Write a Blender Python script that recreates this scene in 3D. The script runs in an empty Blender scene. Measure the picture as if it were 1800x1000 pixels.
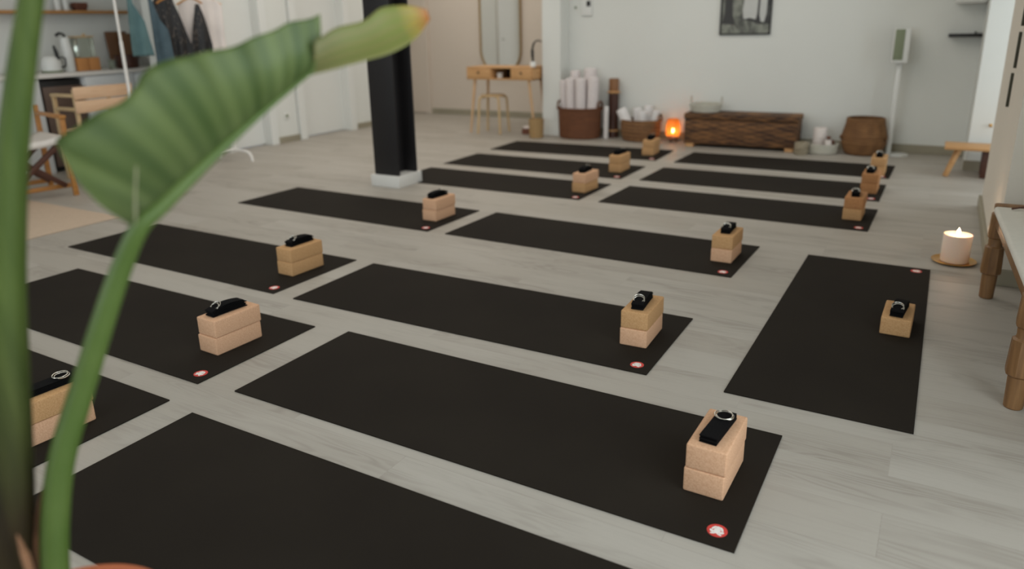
import bpy, bmesh, math, random
from mathutils import Vector, Matrix
random.seed(7)
PI = math.pi
S = bpy.context.scene
C = S.collection

# ------------------------------------------------------------------ materials
def lin(c):
    c /= 255.0
    return c / 12.92 if c <= 0.04045 else ((c + 0.055) / 1.055) ** 2.4
def rgb(*c):
    return (lin(c[0]), lin(c[1]), lin(c[2]), 1.0)
class NT:
    def __init__(self, name):
        self.m = bpy.data.materials.new(name); self.m.use_nodes = True
        self.t = self.m.node_tree; self.b = self.t.nodes['Principled BSDF']
    def n(self, kind, **kw):
        o = self.t.nodes.new(kind)
        for k, v in kw.items():
            if k in o.inputs.keys(): o.inputs[k].default_value = v
            else: setattr(o, k, v)
        return o
    def l(self, a, b): self.t.links.new(a, b)
    def math(self, op, a, b=None):
        o = self.n('ShaderNodeMath', operation=op)
        for i, v in enumerate((a, b)):
            if v is None: continue
            if isinstance(v, (int, float)): o.inputs[i].default_value = v
            else: self.l(v, o.inputs[i])
        return o.outputs[0]
    def ramp(self, fac, stops):
        o = self.n('ShaderNodeValToRGB'); e = o.color_ramp.elements
        while len(e) < len(stops): e.new(0.5)
        for s, (p, c) in zip(e, stops): s.position = p; s.color = c
        self.l(fac, o.inputs[0]); return o.outputs[0]
    def mix(self, fac, a, b, blend='MIX'):
        o = self.n('ShaderNodeMix', data_type='RGBA', blend_type=blend)
        for i, v in ((0, fac), (6, a), (7, b)):
            if isinstance(v, (int, float, tuple)): o.inputs[i].default_value = v
            else: self.l(v, o.inputs[i])
        return o.outputs[2]
    def coords(self, scale=(1, 1, 1), rot=(0, 0, 0)):
        t = self.n('ShaderNodeTexCoord'); mp = self.n('ShaderNodeMapping')
        mp.inputs['Scale'].default_value = scale; mp.inputs['Rotation'].default_value = rot
        self.l(t.outputs['Object'], mp.inputs[0]); return mp.outputs[0]
    def noise(self, vec, scale, detail=2.0, rough=0.5, dist=0.0):
        o = self.n('ShaderNodeTexNoise', Scale=scale, Detail=detail, Roughness=rough, Distortion=dist)
        self.l(vec, o.inputs['Vector']); return o.outputs[0]
    def bump(self, h, strength=0.2, dist=0.002):
        o = self.n('ShaderNodeBump', Strength=strength, Distance=dist)
        self.l(h, o.inputs['Height']); self.l(o.outputs[0], self.b.inputs['Normal'])
    def base(self, c):
        if isinstance(c, tuple): self.b.inputs['Base Color'].default_value = c
        else: self.l(c, self.b.inputs['Base Color'])
    def set(self, **k):
        for a, v in k.items(): self.b.inputs[a.replace('_', ' ')].default_value = v
        return self
def plain(name, c, rough=0.6, var=0.05, scale=8.0, metal=0.0, spec=0.5, bump=0.0):
    t = NT(name); v = t.coords()
    n = t.noise(v, scale, 3)
    a = tuple(x * (1 - var) for x in c[:3]) + (1,); b = tuple(min(1, x * (1 + var)) for x in c[:3]) + (1,)
    t.base(t.ramp(n, [(0.3, a), (0.7, b)]))
    t.set(Roughness=rough, Metallic=metal)
    t.b.inputs['Specular IOR Level'].default_value = spec
    if bump: t.bump(t.noise(v, scale * 12, 3), bump)
    return t.m
def wood(name, a, b, rough=0.5, axis='x', scale=6.0):
    t = NT(name)
    sc = {'x': (1, 9, 9), 'y': (9, 1, 9), 'z': (9, 9, 1)}[axis]
    v = t.coords(sc); n = t.noise(v, scale, 5, 0.6, 0.8)
    t.base(t.ramp(n, [(0.3, a), (0.72, b)])); t.set(Roughness=rough); t.bump(n, 0.05)
    return t.m
def weave(name, a, b, fx=60.0, fz=90.0, rough=0.75, blotch=0.3):
    """wickerwork: alternating strands round and up the body"""
    t = NT(name); tc = t.n('ShaderNodeTexCoord'); sp = t.n('ShaderNodeSeparateXYZ'); t.l(tc.outputs['Object'], sp.inputs[0])
    s = t.math('ADD', sp.outputs[0], sp.outputs[1])
    r = t.math('SINE', t.math('MULTIPLY', sp.outputs[2], fz)); c = t.math('SINE', t.math('MULTIPLY', s, fx))
    w = t.math('ADD', t.math('MULTIPLY', t.math('MULTIPLY', r, c), 0.3), 0.5)
    v = t.coords((6, 6, 40)); n = t.noise(v, 3, 4)
    big = t.noise(t.coords((3, 3, 16)), 1.6, 3); f = t.math('ADD', t.math('MULTIPLY', w, 0.35), t.math('ADD', t.math('MULTIPLY', n, 0.5), t.math('MULTIPLY', t.math('SUBTRACT', big, 0.5), blotch)))
    t.base(t.ramp(f, [(0.25, a), (0.8, b)])); t.set(Roughness=rough); t.bump(w, 0.6, 0.004)
    return t.m

def floor_mat():
    t = NT('greyed_oak_planks')
    tc = t.n('ShaderNodeTexCoord'); br = t.n('ShaderNodeTexBrick', offset=0.37, offset_frequency=2)
    br.inputs['Scale'].default_value = 1.0; br.inputs['Mortar Size'].default_value = 0.0011
    br.inputs['Mortar Smooth'].default_value = 0.3; br.inputs['Bias'].default_value = 0.0
    br.inputs['Brick Width'].default_value = 1.29; br.inputs['Row Height'].default_value = 0.192
    br.inputs['Color1'].default_value = (0, 0, 0, 1); br.inputs['Color2'].default_value = (1, 1, 1, 1); br.inputs['Mortar'].default_value = (0.5, 0.5, 0.5, 1)
    t.l(tc.outputs['Object'], br.inputs['Vector'])
    rnd = br.outputs['Color']; joint = br.outputs['Fac']
    off = t.n('ShaderNodeVectorMath', operation='MULTIPLY_ADD')
    t.l(rnd, off.inputs[0]); off.inputs[1].default_value = (17.3, 9.1, 5.7); t.l(tc.outputs['Object'], off.inputs[2])
    mp = t.n('ShaderNodeMapping'); mp.inputs['Scale'].default_value = (0.75, 6.0, 1); t.l(off.outputs[0], mp.inputs[0])
    fig = t.noise(mp.outputs[0], 1.5, 2, 0.45, 0.5)                     # cathedral figure: contour lines of a stretched field
    rings = t.math('ADD', t.math('MULTIPLY', t.math('SINE', t.math('MULTIPLY', fig, 88.0)), 0.5), 0.5)
    rings = t.math('POWER', rings, 1.6)
    mp2 = t.n('ShaderNodeMapping'); mp2.inputs['Scale'].default_value = (2.2, 70.0, 1); t.l(off.outputs[0], mp2.inputs[0])
    fib = t.noise(mp2.outputs[0], 2.0, 5, 0.65)
    mp3 = t.n('ShaderNodeMapping'); mp3.inputs['Scale'].default_value = (0.6, 3.0, 1); t.l(off.outputs[0], mp3.inputs[0])
    zone = t.noise(mp3.outputs[0], 2.2, 3, 0.5)
    zr = t.n('ShaderNodeMapRange'); zr.inputs[1].default_value = 0.45; zr.inputs[2].default_value = 0.66; t.l(zone, zr.inputs[0])
    c0 = t.mix(rnd, rgb(173, 167, 158), rgb(165, 158, 148))
    c1 = t.mix(t.math('MULTIPLY', zr.outputs[0], 0.26), c0, rgb(144, 136, 126))
    c2 = t.mix(t.math('MULTIPLY', t.math('MULTIPLY', rings, zr.outputs[0]), 0.34), c1, rgb(118, 109, 99))
    fr = t.n('ShaderNodeMapRange'); fr.inputs[1].default_value = 0.5; fr.inputs[2].default_value = 0.8; t.l(fib, fr.inputs[0])
    c3 = t.mix(t.math('MULTIPLY', fr.outputs[0], 0.22), c2, rgb(132, 125, 115))
    c4 = t.mix(t.math('MULTIPLY', joint, 0.14), c3, rgb(120, 112, 102))
    t.base(c4); t.set(Roughness=0.5); t.b.inputs['Specular IOR Level'].default_value = 0.35
    t.bump(t.math('ADD', fib, t.math('MULTIPLY', joint, -0.3)), 0.06, 0.001)
    return t.m
def mat_rubber():
    t = NT('brown_black_rubber'); v = t.coords()
    n = t.noise(v, 2.2, 3); f = t.noise(v, 420, 2)
    t.base(t.ramp(n, [(0.3, rgb(33, 28, 23)), (0.7, rgb(38, 33, 27))]))
    t.set(Roughness=0.85); t.b.inputs['Specular IOR Level'].default_value = 0.12; t.bump(f, 0.25, 0.001)
    return t.m
def cork(name, a, b, dark):
    t = NT(name); v = t.coords()
    n = t.noise(v, 210, 3, 0.7); g = t.noise(v, 420, 2)
    c = t.ramp(n, [(0.12, dark), (0.40, a), (0.66, b)])
    c = t.mix(t.math('MULTIPLY', t.ramp(g, [(0.58, (0, 0, 0, 1)), (0.72, (1, 1, 1, 1))]), 0.14), c, dark)
    t.base(c); t.set(Roughness=0.85); t.b.inputs['Specular IOR Level'].default_value = 0.2; t.bump(n, 0.3, 0.002)
    return t.m
M = {}
M['floor'] = floor_mat()
M['wall'] = plain('white_wall_paint', rgb(221, 222, 217), 0.9, 0.012, 1.5, spec=0.2)
M['ceiling'] = plain('white_ceiling', rgb(222, 222, 217), 0.9, 0.01)
M['bay_shade'] = plain('wall_paint_bay_shade', rgb(206, 194, 181), 0.9, 0.012, 1.5, spec=0.2)  # wall tone warmed and darkened, painting in the warm shade of the bay
M['block_shade'] = plain('wall_paint_block_shade', rgb(216, 208, 195), 0.9, 0.012, 1.5, spec=0.2)  # white wall toned warmer and darker: its shade is put into the colour
M['door'] = plain('white_door_lacquer', rgb(224, 225, 221), 0.55, 0.012, 2)
M['skirt'] = plain('taupe_skirting', rgb(150, 143, 124), 0.6, 0.06, 5)
M['mat'] = mat_rubber()
M['red'] = plain('red_print', rgb(205, 62, 55), 0.6, 0.08, 60)
M['white_print'] = plain('white_print', rgb(235, 228, 222), 0.6, 0.03, 60)
M['cork_pink'] = cork('pale_cork', rgb(205, 160, 126), rgb(218, 176, 143), rgb(176, 126, 90))
M['cork_tan'] = cork('tan_cork', rgb(186, 143, 98), rgb(201, 160, 115), rgb(146, 102, 62))
M['cork_brown'] = cork('brown_cork', rgb(172, 122, 80), rgb(190, 140, 96), rgb(128, 84, 50))
M['black_web'] = plain('black_cotton', rgb(16, 15, 16), 0.95, 0.25, 300, spec=0.1, bump=0.3)
M['steel'] = plain('polished_steel', rgb(205, 200, 190), 0.22, 0.02, 8, metal=1.0)
M['column'] = plain('black_steel_paint', rgb(33, 31, 32), 0.5, 0.1, 5, spec=0.35)
M['plinth'] = plain('white_plinth', rgb(216, 214, 209), 0.7, 0.015)
M['plaque'] = plain('dark_olive_plaque', rgb(62, 62, 48), 0.7, 0.1)
M['black'] = plain('matte_black', rgb(22, 21, 20), 0.5, 0.1)
M['oak'] = wood('light_wood', rgb(186, 138, 88), rgb(208, 163, 112), 0.55)
M['oakz'] = wood('light_wood_upright', rgb(196, 158, 118), rgb(214, 178, 138), 0.55, 'z')
M['beech'] = wood('pale_beech', rgb(190, 160, 116), rgb(208, 180, 138), 0.55, 'z')
M['honey'] = wood('honey_wood', rgb(156, 102, 46), rgb(186, 130, 66), 0.45)
M['dark_wood'] = wood('dark_brown_wood', rgb(64, 34, 22), rgb(88, 48, 30), 0.5)
M['pine'] = wood('pale_pine', rgb(212, 172, 136), rgb(228, 192, 158), 0.6, 'x', 3)
M['turned'] = wood('turned_teak', rgb(106, 73, 42), rgb(144, 106, 66), 0.5, 'z', 4)
M['shelf'] = wood('brown_shelf_wood', rgb(168, 118, 66), rgb(186, 136, 82), 0.5, 'y')
M['boards'] = wood('walnut_boards', rgb(98, 66, 42), rgb(126, 88, 56), 0.5, 'z')
M['seagrass'] = weave('seagrass', rgb(104, 70, 38), rgb(148, 106, 64), 45, 20)
M['rattan'] = weave('red_brown_rattan', rgb(84, 48, 26), rgb(132, 82, 48), 90, 240)
M['water'] = weave('banded_rattan', rgb(80, 50, 28), rgb(170, 124, 78), 6, 150)
M['chest'] = weave('dark_banana_weave', rgb(46, 26, 14), rgb(150, 104, 60), 34, 130, 0.75, 0.85)
M['pale_weave'] = weave('pale_wicker', rgb(150, 120, 78), rgb(184, 152, 106), 120, 230)
M['grey_weave'] = weave('grey_white_weave', rgb(176, 172, 156), rgb(218, 215, 206), 260, 260)
M['pattern_weave'] = weave('patterned_weave', rgb(112, 98, 74), rgb(206, 196, 174), 170, 170)
M['bamboo_dark'] = wood('dark_bamboo', rgb(54, 28, 18), rgb(80, 44, 28), 0.45, 'z')
M['bamboo'] = wood('brown_bamboo', rgb(120, 80, 46), rgb(146, 100, 60), 0.45, 'z')
M['towel'] = plain('white_towel', rgb(226, 222, 220), 0.95, 0.03, 60, spec=0.1, bump=0.4)
M['blanket'] = plain('pale_lilac_blanket', rgb(220, 211, 209), 0.95, 0.04, 40, spec=0.1, bump=0.4)
M['rug'] = plain('cream_rug', rgb(192, 172, 152), 0.98, 0.05, 50, spec=0.1, bump=0.5)
M['cushion'] = plain('oat_cushion', rgb(214, 210, 200), 0.95, 0.02, 30, spec=0.1, bump=0.3)
M['canvas'] = plain('white_canvas', rgb(222, 215, 208), 0.9, 0.03, 20, spec=0.1)
M['gold'] = plain('brass', rgb(196, 150, 84), 0.35, 0.05, 8, metal=0.9)
M['bronze'] = plain('bronze_frame', rgb(158, 128, 80), 0.45, 0.05, 8, metal=0.4)
M['white_plastic'] = plain('white_plastic', rgb(222, 222, 218), 0.4, 0.01)
M['white_metal'] = plain('white_enamel', rgb(232, 228, 222), 0.35, 0.01)
M['grey_green'] = plain('grey_green_grille', rgb(128, 136, 110), 0.8, 0.05, 200)
M['fridge'] = plain('graphite_front', rgb(94, 76, 66), 0.35, 0.05)
M['worktop'] = plain('white_worktop', rgb(222, 218, 212), 0.35, 0.02)
M['cabinet'] = plain('white_cabinet', rgb(212, 214, 214), 0.5, 0.01)
M['card'] = plain('brown_card', rgb(192, 132, 76), 0.8, 0.05)
M['terracotta'] = plain('terracotta', rgb(176, 96, 58), 0.8, 0.06, 20)
M['soil'] = plain('dark_soil', rgb(48, 36, 28), 1.0, 0.4, 60, bump=0.8)
M['teal'] = plain('teal_cloth', rgb(92, 118, 120), 0.9, 0.06, 14, spec=0.1)
M['denim'] = plain('blue_denim', rgb(80, 96, 104), 0.9, 0.12, 14, spec=0.1)
M['white_cloth'] = plain('white_cloth', rgb(224, 214, 208), 0.92, 0.02, 14, spec=0.1)
M['brown_box'] = plain('dark_red_brown', rgb(104, 60, 42), 0.6, 0.1)
M['pale_rib'] = plain('pale_leaf_rib', rgb(136, 134, 104), 0.6)
M['dried'] = plain('dried_sheath', rgb(120, 84, 58), 0.9, 0.25, 30)
M['leather'] = plain('tan_leather', rgb(206, 164, 124), 0.6, 0.06, 30)
def sequin():
    t = NT('black_sequins'); v = t.coords((60, 60, 16), (0.5, 0.3, 0)); n = t.noise(v, 1.6, 2, 0.5)
    t.base(t.ramp(n, [(0.60, rgb(15, 12, 12)), (0.70, rgb(120, 104, 94))])); t.set(Roughness=0.5); return t.m
M['sequin'] = sequin()
def glass(name, c, rough=0.03):
    t = NT(name); t.base(c); t.set(Roughness=rough, IOR=1.45); t.b.inputs['Transmission Weight'].default_value = 0.92; return t.m
M['glass'] = glass('pale_green_glass', rgb(222, 228, 216))
M['mirror'] = plain('mirror_silver', rgb(222, 222, 220), 0.03, 0.0, 1, metal=1.0)
def green(name, a, b, rib=0.0, trans=0.25, axis=(1, 0, 0), rough=0.42):
    t = NT(name); v = t.coords(); n = t.noise(v, 9, 3); c = t.ramp(n, [(0.25, a), (0.75, b)])
    if rib:
        at = t.n('ShaderNodeAttribute', attribute_name='vein'); sp = t.n('ShaderNodeSeparateXYZ'); t.l(at.outputs['Vector'], sp.inputs[0])
        w = t.math('SINE', t.math('MULTIPLY', sp.outputs[0], rib)); w2 = t.math('SINE', t.math('MULTIPLY', sp.outputs[0], rib * 0.31))
        f = t.math('ADD', t.math('MULTIPLY', w, 0.28), t.math('ADD', t.math('MULTIPLY', w2, 0.3), 0.5))
        c = t.mix(f, t.mix(0.75, c, a), b); t.bump(w, 0.1, 0.003)
    t.base(c); t.set(Roughness=rough)
    t.b.inputs['Specular IOR Level'].default_value = 0.35
    if trans:
        out = t.t.nodes['Material Output']; tr = t.n('ShaderNodeBsdfTranslucent'); mx = t.n('ShaderNodeMixShader'); mx.inputs[0].default_value = trans
        t.l(c, tr.inputs[0]); t.l(t.b.outputs[0], mx.inputs[1]); t.l(tr.outputs[0], mx.inputs[2]); t.l(mx.outputs[0], out.inputs[0])
    return t.m
M['leaf'] = green('strelitzia_leaf', rgb(66, 84, 41), rgb(98, 112, 64), 84.0, 0.16)
M['midrib'] = green('leaf_midrib', rgb(68, 90, 36), rgb(86, 104, 50), 0, 0.06)
def stalk_mat():
    t = NT('strelitzia_stalk_with_old_brown_sheath'); tc = t.n('ShaderNodeTexCoord'); sp = t.n('ShaderNodeSeparateXYZ'); t.l(tc.outputs['Object'], sp.inputs[0])
    v = t.coords((20, 20, 2)); n = t.noise(v, 2, 4); g = t.ramp(n, [(0.3, rgb(54, 72, 25)), (0.7, rgb(76, 90, 40))]); b = t.ramp(n, [(0.3, rgb(30, 23, 11)), (0.7, rgb(48, 38, 18))])
    mr = t.n('ShaderNodeMapRange'); mr.inputs[1].default_value = 0.62; mr.inputs[2].default_value = 0.96; t.l(t.math('ADD', sp.outputs[2], t.math('MULTIPLY', t.math('SUBTRACT', n, 0.5), 0.12)), mr.inputs[0])
    t.base(t.mix(mr.outputs[0], b, g)); t.set(Roughness=0.6); t.b.inputs['Specular IOR Level'].default_value = 0.2; return t.m
M['stalk'] = stalk_mat()
def leaf_tip():
    t = NT('yellowing_leaf_tip'); at = t.n('ShaderNodeAttribute', attribute_name='vein'); sp = t.n('ShaderNodeSeparateXYZ'); t.l(at.outputs['Vector'], sp.inputs[0])
    v = t.coords((1, 1, 1)); n = t.noise(v, 14, 3)
    f = t.math('ADD', sp.outputs[0], t.math('MULTIPLY', t.math('SUBTRACT', n, 0.5), 0.35))
    c = t.ramp(f, [(0.0, rgb(104, 106, 58)), (0.45, rgb(118, 124, 60)), (0.70, rgb(122, 130, 60)), (0.84, rgb(166, 146, 66)), (0.97, rgb(178, 108, 50))])
    edge = t.math('SINE', t.math('MULTIPLY', sp.outputs[1], 26.0))
    c = t.mix(t.math('MULTIPLY', t.math('ADD', edge, 1.0), 0.16), c, rgb(140, 126, 80))
    t.base(c); t.set(Roughness=0.5)
    out = t.t.nodes['Material Output']; tr = t.n('ShaderNodeBsdfTranslucent'); mx = t.n('ShaderNodeMixShader'); mx.inputs[0].default_value = 0.25
    t.l(c, tr.inputs[0]); t.l(t.b.outputs[0], mx.inputs[1]); t.l(tr.outputs[0], mx.inputs[2]); t.l(mx.outputs[0], out.inputs[0])
    return t.m
M['leaf_tip'] = leaf_tip()
def emit(name, c, s):
    t = NT(name); t.base(c); t.b.inputs['Emission Color'].default_value = c; t.b.inputs['Emission Strength'].default_value = s; return t.m
M['lantern_flame'] = emit('lantern_flame', (1.0, 0.86, 0.66, 1), 130.0)
M['flame'] = emit('candle_flame', (1.0, 0.78, 0.5, 1), 30.0)
def wax():
    t = NT('cream_wax'); v = t.coords(); n = t.noise(v, 6, 2)
    t.base(t.ramp(n, [(0.3, rgb(240, 214, 196)), (0.7, rgb(244, 220, 202))])); t.set(Roughness=0.5)
    t.b.inputs['Subsurface Weight'].default_value = 0.9; t.b.inputs['Subsurface Radius'].default_value = (0.05, 0.032, 0.022); return t.m
M['wax'] = wax()
def amber():
    t = NT('amber_lantern_glass'); t.base(rgb(226, 140, 60)); t.set(Roughness=0.35)
    out = t.t.nodes['Material Output']; tr = t.n('ShaderNodeBsdfTranslucent'); tr.inputs[0].default_value = rgb(250, 172, 92)
    gl = t.n('ShaderNodeBsdfTransparent'); gl.inputs[0].default_value = (1.0, 0.80, 0.46, 1)
    m1 = t.n('ShaderNodeMixShader'); m1.inputs[0].default_value = 0.45; m2 = t.n('ShaderNodeMixShader'); m2.inputs[0].default_value = 0.4
    t.l(t.b.outputs[0], m1.inputs[1]); t.l(tr.outputs[0], m1.inputs[2]); t.l(m1.outputs[0], m2.inputs[1]); t.l(gl.outputs[0], m2.inputs[2]); t.l(m2.outputs[0], out.inputs[0])
    return t.m
M['amber'] = amber()
def print_mat():
    t = NT('grey_print_tones'); v = t.coords((5, 1, 3)); n = t.noise(v, 2.0, 4, 0.6, 1.0)
    t.base(t.ramp(n, [(0.35, rgb(44, 42, 36)), (0.6, rgb(132, 134, 122))])); t.set(Roughness=0.4); return t.m
M['print'] = print_mat()
M['print_light'] = plain('print_light_tone', rgb(190, 190, 186), 0.4, 0.05)
M['print_dark'] = plain('print_dark_tone', rgb(42, 38, 34), 0.4, 0.1)

# ------------------------------------------------------------------ mesh helpers
def B(): return bmesh.new()
def box(bm, x0, x1, y0, y1, z0, z1, bev=0.0, mi=0, mtx=None, seg=2):
    g = bmesh.ops.create_cube(bm, size=1.0); vs = g['verts']
    for v in vs: v.co = Vector(((x0 + x1) / 2 + v.co.x * (x1 - x0), (y0 + y1) / 2 + v.co.y * (y1 - y0), (z0 + z1) / 2 + v.co.z * (z1 - z0)))
    fs = list({f for v in vs for f in v.link_faces})
    if bev:
        es = list({e for v in vs for e in v.link_edges})
        r = bmesh.ops.bevel(bm, geom=es, offset=bev, segments=seg, affect='EDGES', profile=0.5)
        vs = list({v for f in r['faces'] for v in f.verts} | {v for v in vs if v.is_valid}); fs = list({f for v in vs for f in v.link_faces})
    for f in fs: f.material_index = mi
    if mtx is not None:
        for v in vs: v.co = mtx @ v.co
    return vs
def lathe(bm, prof, cx=0, cy=0, seg=32, mi=0, mtx=None, sx=1.0, sy=1.0, cap0=True, cap1=True):
    rings = []
    for r, z in prof:
        ring = []
        for k in range(seg):
            a = 2 * PI * k / seg; p = Vector((cx + r * sx * math.cos(a), cy + r * sy * math.sin(a), z))
            ring.append(bm.verts.new(mtx @ p if mtx is not None else p))
        rings.append(ring)
    for a, b in zip(rings, rings[1:]):
        for k in range(seg):
            f = bm.faces.new((a[k], a[(k + 1) % seg], b[(k + 1) % seg], b[k])); f.material_index = mi
    if cap0: bm.faces.new(rings[0][::-1]).material_index = mi
    if cap1: bm.faces.new(rings[-1]).material_index = mi
    return rings
def tube(bm, pts, rad, seg=10, closed=False, mi=0, flat=1.0, cap=True):
    P = [Vector(p) for p in pts]; n = len(P)
    R = rad if isinstance(rad, (list, tuple)) else [rad] * n
    rings = []; up = None
    for i in range(n):
        if closed: d = P[(i + 1) % n] - P[i - 1]
        else: d = P[min(i + 1, n - 1)] - P[max(i - 1, 0)]
        d.normalize()
        if up is None: up = d.orthogonal().normalized()
        else:
            up = up - d * up.dot(d)
            up = up.normalized() if up.length > 1e-6 else d.orthogonal().normalized()
        w = d.cross(up)
        rings.append([bm.verts.new(P[i] + (up * math.cos(2 * PI * k / seg) * flat + w * math.sin(2 * PI * k / seg)) * R[i]) for k in range(seg)])
    pr = list(zip(rings, rings[1:])) + ([(rings[-1], rings[0])] if closed else [])
    for a, b in pr:
        for k in range(seg):
            f = bm.faces.new((a[k], a[(k + 1) % seg], b[(k + 1) % seg], b[k])); f.material_index = mi
    if not closed and cap:
        bm.faces.new(rings[0][::-1]).material_index = mi; bm.faces.new(rings[-1]).material_index = mi
def bar(bm, a, b, w, h, bev=0.003, mi=0):
    """rectangular bar from a to b, w across, h tall"""
    a, b = Vector(a), Vector(b); d = (b - a); L = d.length; d.normalize()
    up = Vector((0, 0, 1)) if abs(d.z) < 0.95 else Vector((0, 1, 0))
    s = d.cross(up).normalized(); u = s.cross(d)
    m = Matrix((d, s, u)).transposed().to_4x4(); m.translation = (a + b) / 2
    box(bm, -L / 2, L / 2, -w / 2, w / 2, -h / 2, h / 2, bev, mi, m)
def smooth_path(pts, n=8):
    P = [Vector(p) for p in pts]; out = []
    for i in range(len(P) - 1):
        p0, p1, p2, p3 = P[max(i - 1, 0)], P[i], P[i + 1], P[min(i + 2, len(P) - 1)]
        for k in range(n):
            t = k / n
            out.append(0.5 * ((2 * p1) + (p2 - p0) * t + (2 * p0 - 5 * p1 + 4 * p2 - p3) * t * t + (3 * p1 - p0 - 3 * p2 + p3) * t ** 3))
    out.append(P[-1]); return out
def resample(pts, n, p=1.0):
    P = [Vector(p) for p in pts]; L = [0]
    for a, b in zip(P, P[1:]): L.append(L[-1] + (b - a).length)
    out = []; j = 0
    for i in range(n):
        s = L[-1] * (i / (n - 1)) ** p
        while j < len(P) - 2 and L[j + 1] < s: j += 1
        t = (s - L[j]) / max(L[j + 1] - L[j], 1e-9); out.append(P[j].lerp(P[j + 1], min(max(t, 0), 1)))
    return out
def obj(name, bm, m, parent=None, smooth=40, loc=None, rz=0.0, label=None):
    me = bpy.data.meshes.new(name)
    bmesh.ops.recalc_face_normals(bm, faces=bm.faces)
    bm.to_mesh(me); bm.free()
    for x in (m if isinstance(m, (list, tuple)) else [m]): me.materials.append(M[x])
    if smooth:
        for p in me.polygons: p.use_smooth = True
        me.set_sharp_from_angle(angle=math.radians(smooth))
    o = bpy.data.objects.new(name, me); C.objects.link(o)
    if parent: o.parent = parent
    if loc: o.location = loc
    o.rotation_euler.z = rz
    if label: o['label'] = label
    return o
def tag(o, label, cat, group=None):
    o['label'] = label; o['category'] = cat
    if group: o['group'] = group
    return o
def thing(name, label, cat, loc=(0, 0, 0), rz=0.0, group=None):
    o = bpy.data.objects.new(name, None); o.empty_display_size = 0.05; C.objects.link(o)
    o.location = loc; o.rotation_euler.z = rz
    return tag(o, label, cat, group)
def struct(name, bm, m, parent=None, smooth=0):
    o = obj(name, bm, m, parent, smooth)
    if parent is None: o['kind'] = 'structure'
    return o
def sbox(name, m, *a, bev=0.0, parent=None):
    bm = B(); box(bm, *a, bev); return struct(name, bm, m, parent)
def dup(root, loc, rz, label, group=None):
    """a copy of a thing with its parts and their sub-parts"""
    r = root.copy(); C.objects.link(r); r.location = loc; r.rotation_euler.z = rz; r['label'] = label
    if group: r['group'] = group
    for ch in list(root.children):
        c = ch.copy(); C.objects.link(c); c.parent = r
        for g in list(ch.children):
            d = g.copy(); C.objects.link(d); d.parent = c
    return r

# ------------------------------------------------------------------ the setting
H = 2.85
sbox('floor', 'floor', -8.0, 3.2, -2.7, 9.3, -0.1, 0.0)
sbox('ceiling', 'ceiling', -8.0, 3.2, -2.7, 9.3, H, H + 0.1)
YB, YBAY = 7.98, 9.12
sbox('wall_back', 'wall', -3.845, 1.40, YB, YB + 0.15, 0, H)
sbox('wall_partition', 'wall', -4.075, -3.845, 7.76, YBAY, 0, H)
sbox('wall_bay', 'bay_shade', -8.0, -3.845, YBAY, YBAY + 0.15, 0, H)
sbox('wall_bay_side', 'wall', -7.6, -7.45, 7.74, YBAY, 0, H)
sbox('wall_bay_return', 'wall', -7.45, -6.57, 7.74, 7.84, 0, H)
# left wall with its two door openings
bm = B()
for y0, y1 in ((4.62, 5.0), (5.93, 6.30), (7.27, 7.74)): box(bm, -6.72, -6.57, y0, y1, 0, H)
box(bm, -6.72, -6.57, 5.0, 5.93, 2.1, H); box(bm, -6.72, -6.57, 6.30, 7.27, 2.1, H)
struct('wall_left', bm, 'wall')
sbox('wall_niche_return', 'wall', -7.85, -6.57, 5.30, 5.40, 0, H)
sbox('wall_left_niche', 'wall', -8.0, -7.85, -2.7, 5.40, 0, H)
# right side: two wall blocks and the wall behind the bench
sbox('wall_right', 'block_shade', 0.31, 1.40, 4.10, 5.85, 0, H)
sbox('wall_right_far', 'wall', 0.222, 1.40, 7.25, YB, 0, H)
def windowed(name, axis, c0, c1, a0, a1, wins, z0, z1):
    """a wall with window openings between z0 and z1"""
    bm = B(); edges = [a0]
    for w in wins: edges += list(w)
    edges.append(a1)
    def bx(u0, u1, v0, v1):
        if axis == 'x': box(bm, u0, u1, c0, c1, v0, v1)
        else: box(bm, c0, c1, u0, u1, v0, v1)
    for i in range(0, len(edges), 2): bx(edges[i], edges[i + 1], 0, H)
    for w in wins: bx(w[0], w[1], 0, z0); bx(w[0], w[1], z1, H)
    return struct(name, bm, 'wall')
REAR = [(-6.2, -4.0), (-3.2, -1.4)]
windowed('wall_rear', 'x', -2.7, -2.55, -8.0, 1.13, REAR, 0.5, 2.55)
RIGHT = [(-2.3, -0.2), (0.0, 2.0)]
RXW = 0.98
windowed('wall_right_front', 'y', RXW, RXW + 0.15, -2.55, 4.1, RIGHT, 0.15, 2.6)
NICHE = [(5.95, 7.15)]
windowed('wall_right_recess', 'y', 1.25, 1.40, 5.85, 7.25, NICHE, 0.1, 2.5)
k = 0
for a, b in REAR:
    k += 1; bm = B()
    for x in (a, (a + b) / 2, b): box(bm, x - 0.025, x + 0.025, -2.64, -2.59, 0.5, 2.55)
    for z in (0.525, 2.525): box(bm, a, b, -2.64, -2.59, z - 0.025, z + 0.025)
    struct('window_%d' % k, bm, 'white_metal')
for a, b in RIGHT:
    k += 1; bm = B()
    for y in (a, (a + b) / 2, b): box(bm, RXW + 0.04, RXW + 0.09, y - 0.025, y + 0.025, 0.15, 2.6)
    for z in (0.175, 2.575): box(bm, RXW + 0.04, RXW + 0.09, a, b, z - 0.025, z + 0.025)
    struct('window_%d' % k, bm, 'white_metal')
for a, b in NICHE:
    k += 1; bm = B()
    for y in (a + 0.025, b - 0.025): box(bm, 1.29, 1.34, y - 0.025, y + 0.025, 0.1, 2.5)
    for z in (0.125, 2.475): box(bm, 1.29, 1.34, a, b, z - 0.025, z + 0.025)
    struct('window_%d' % k, bm, 'white_metal')
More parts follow.
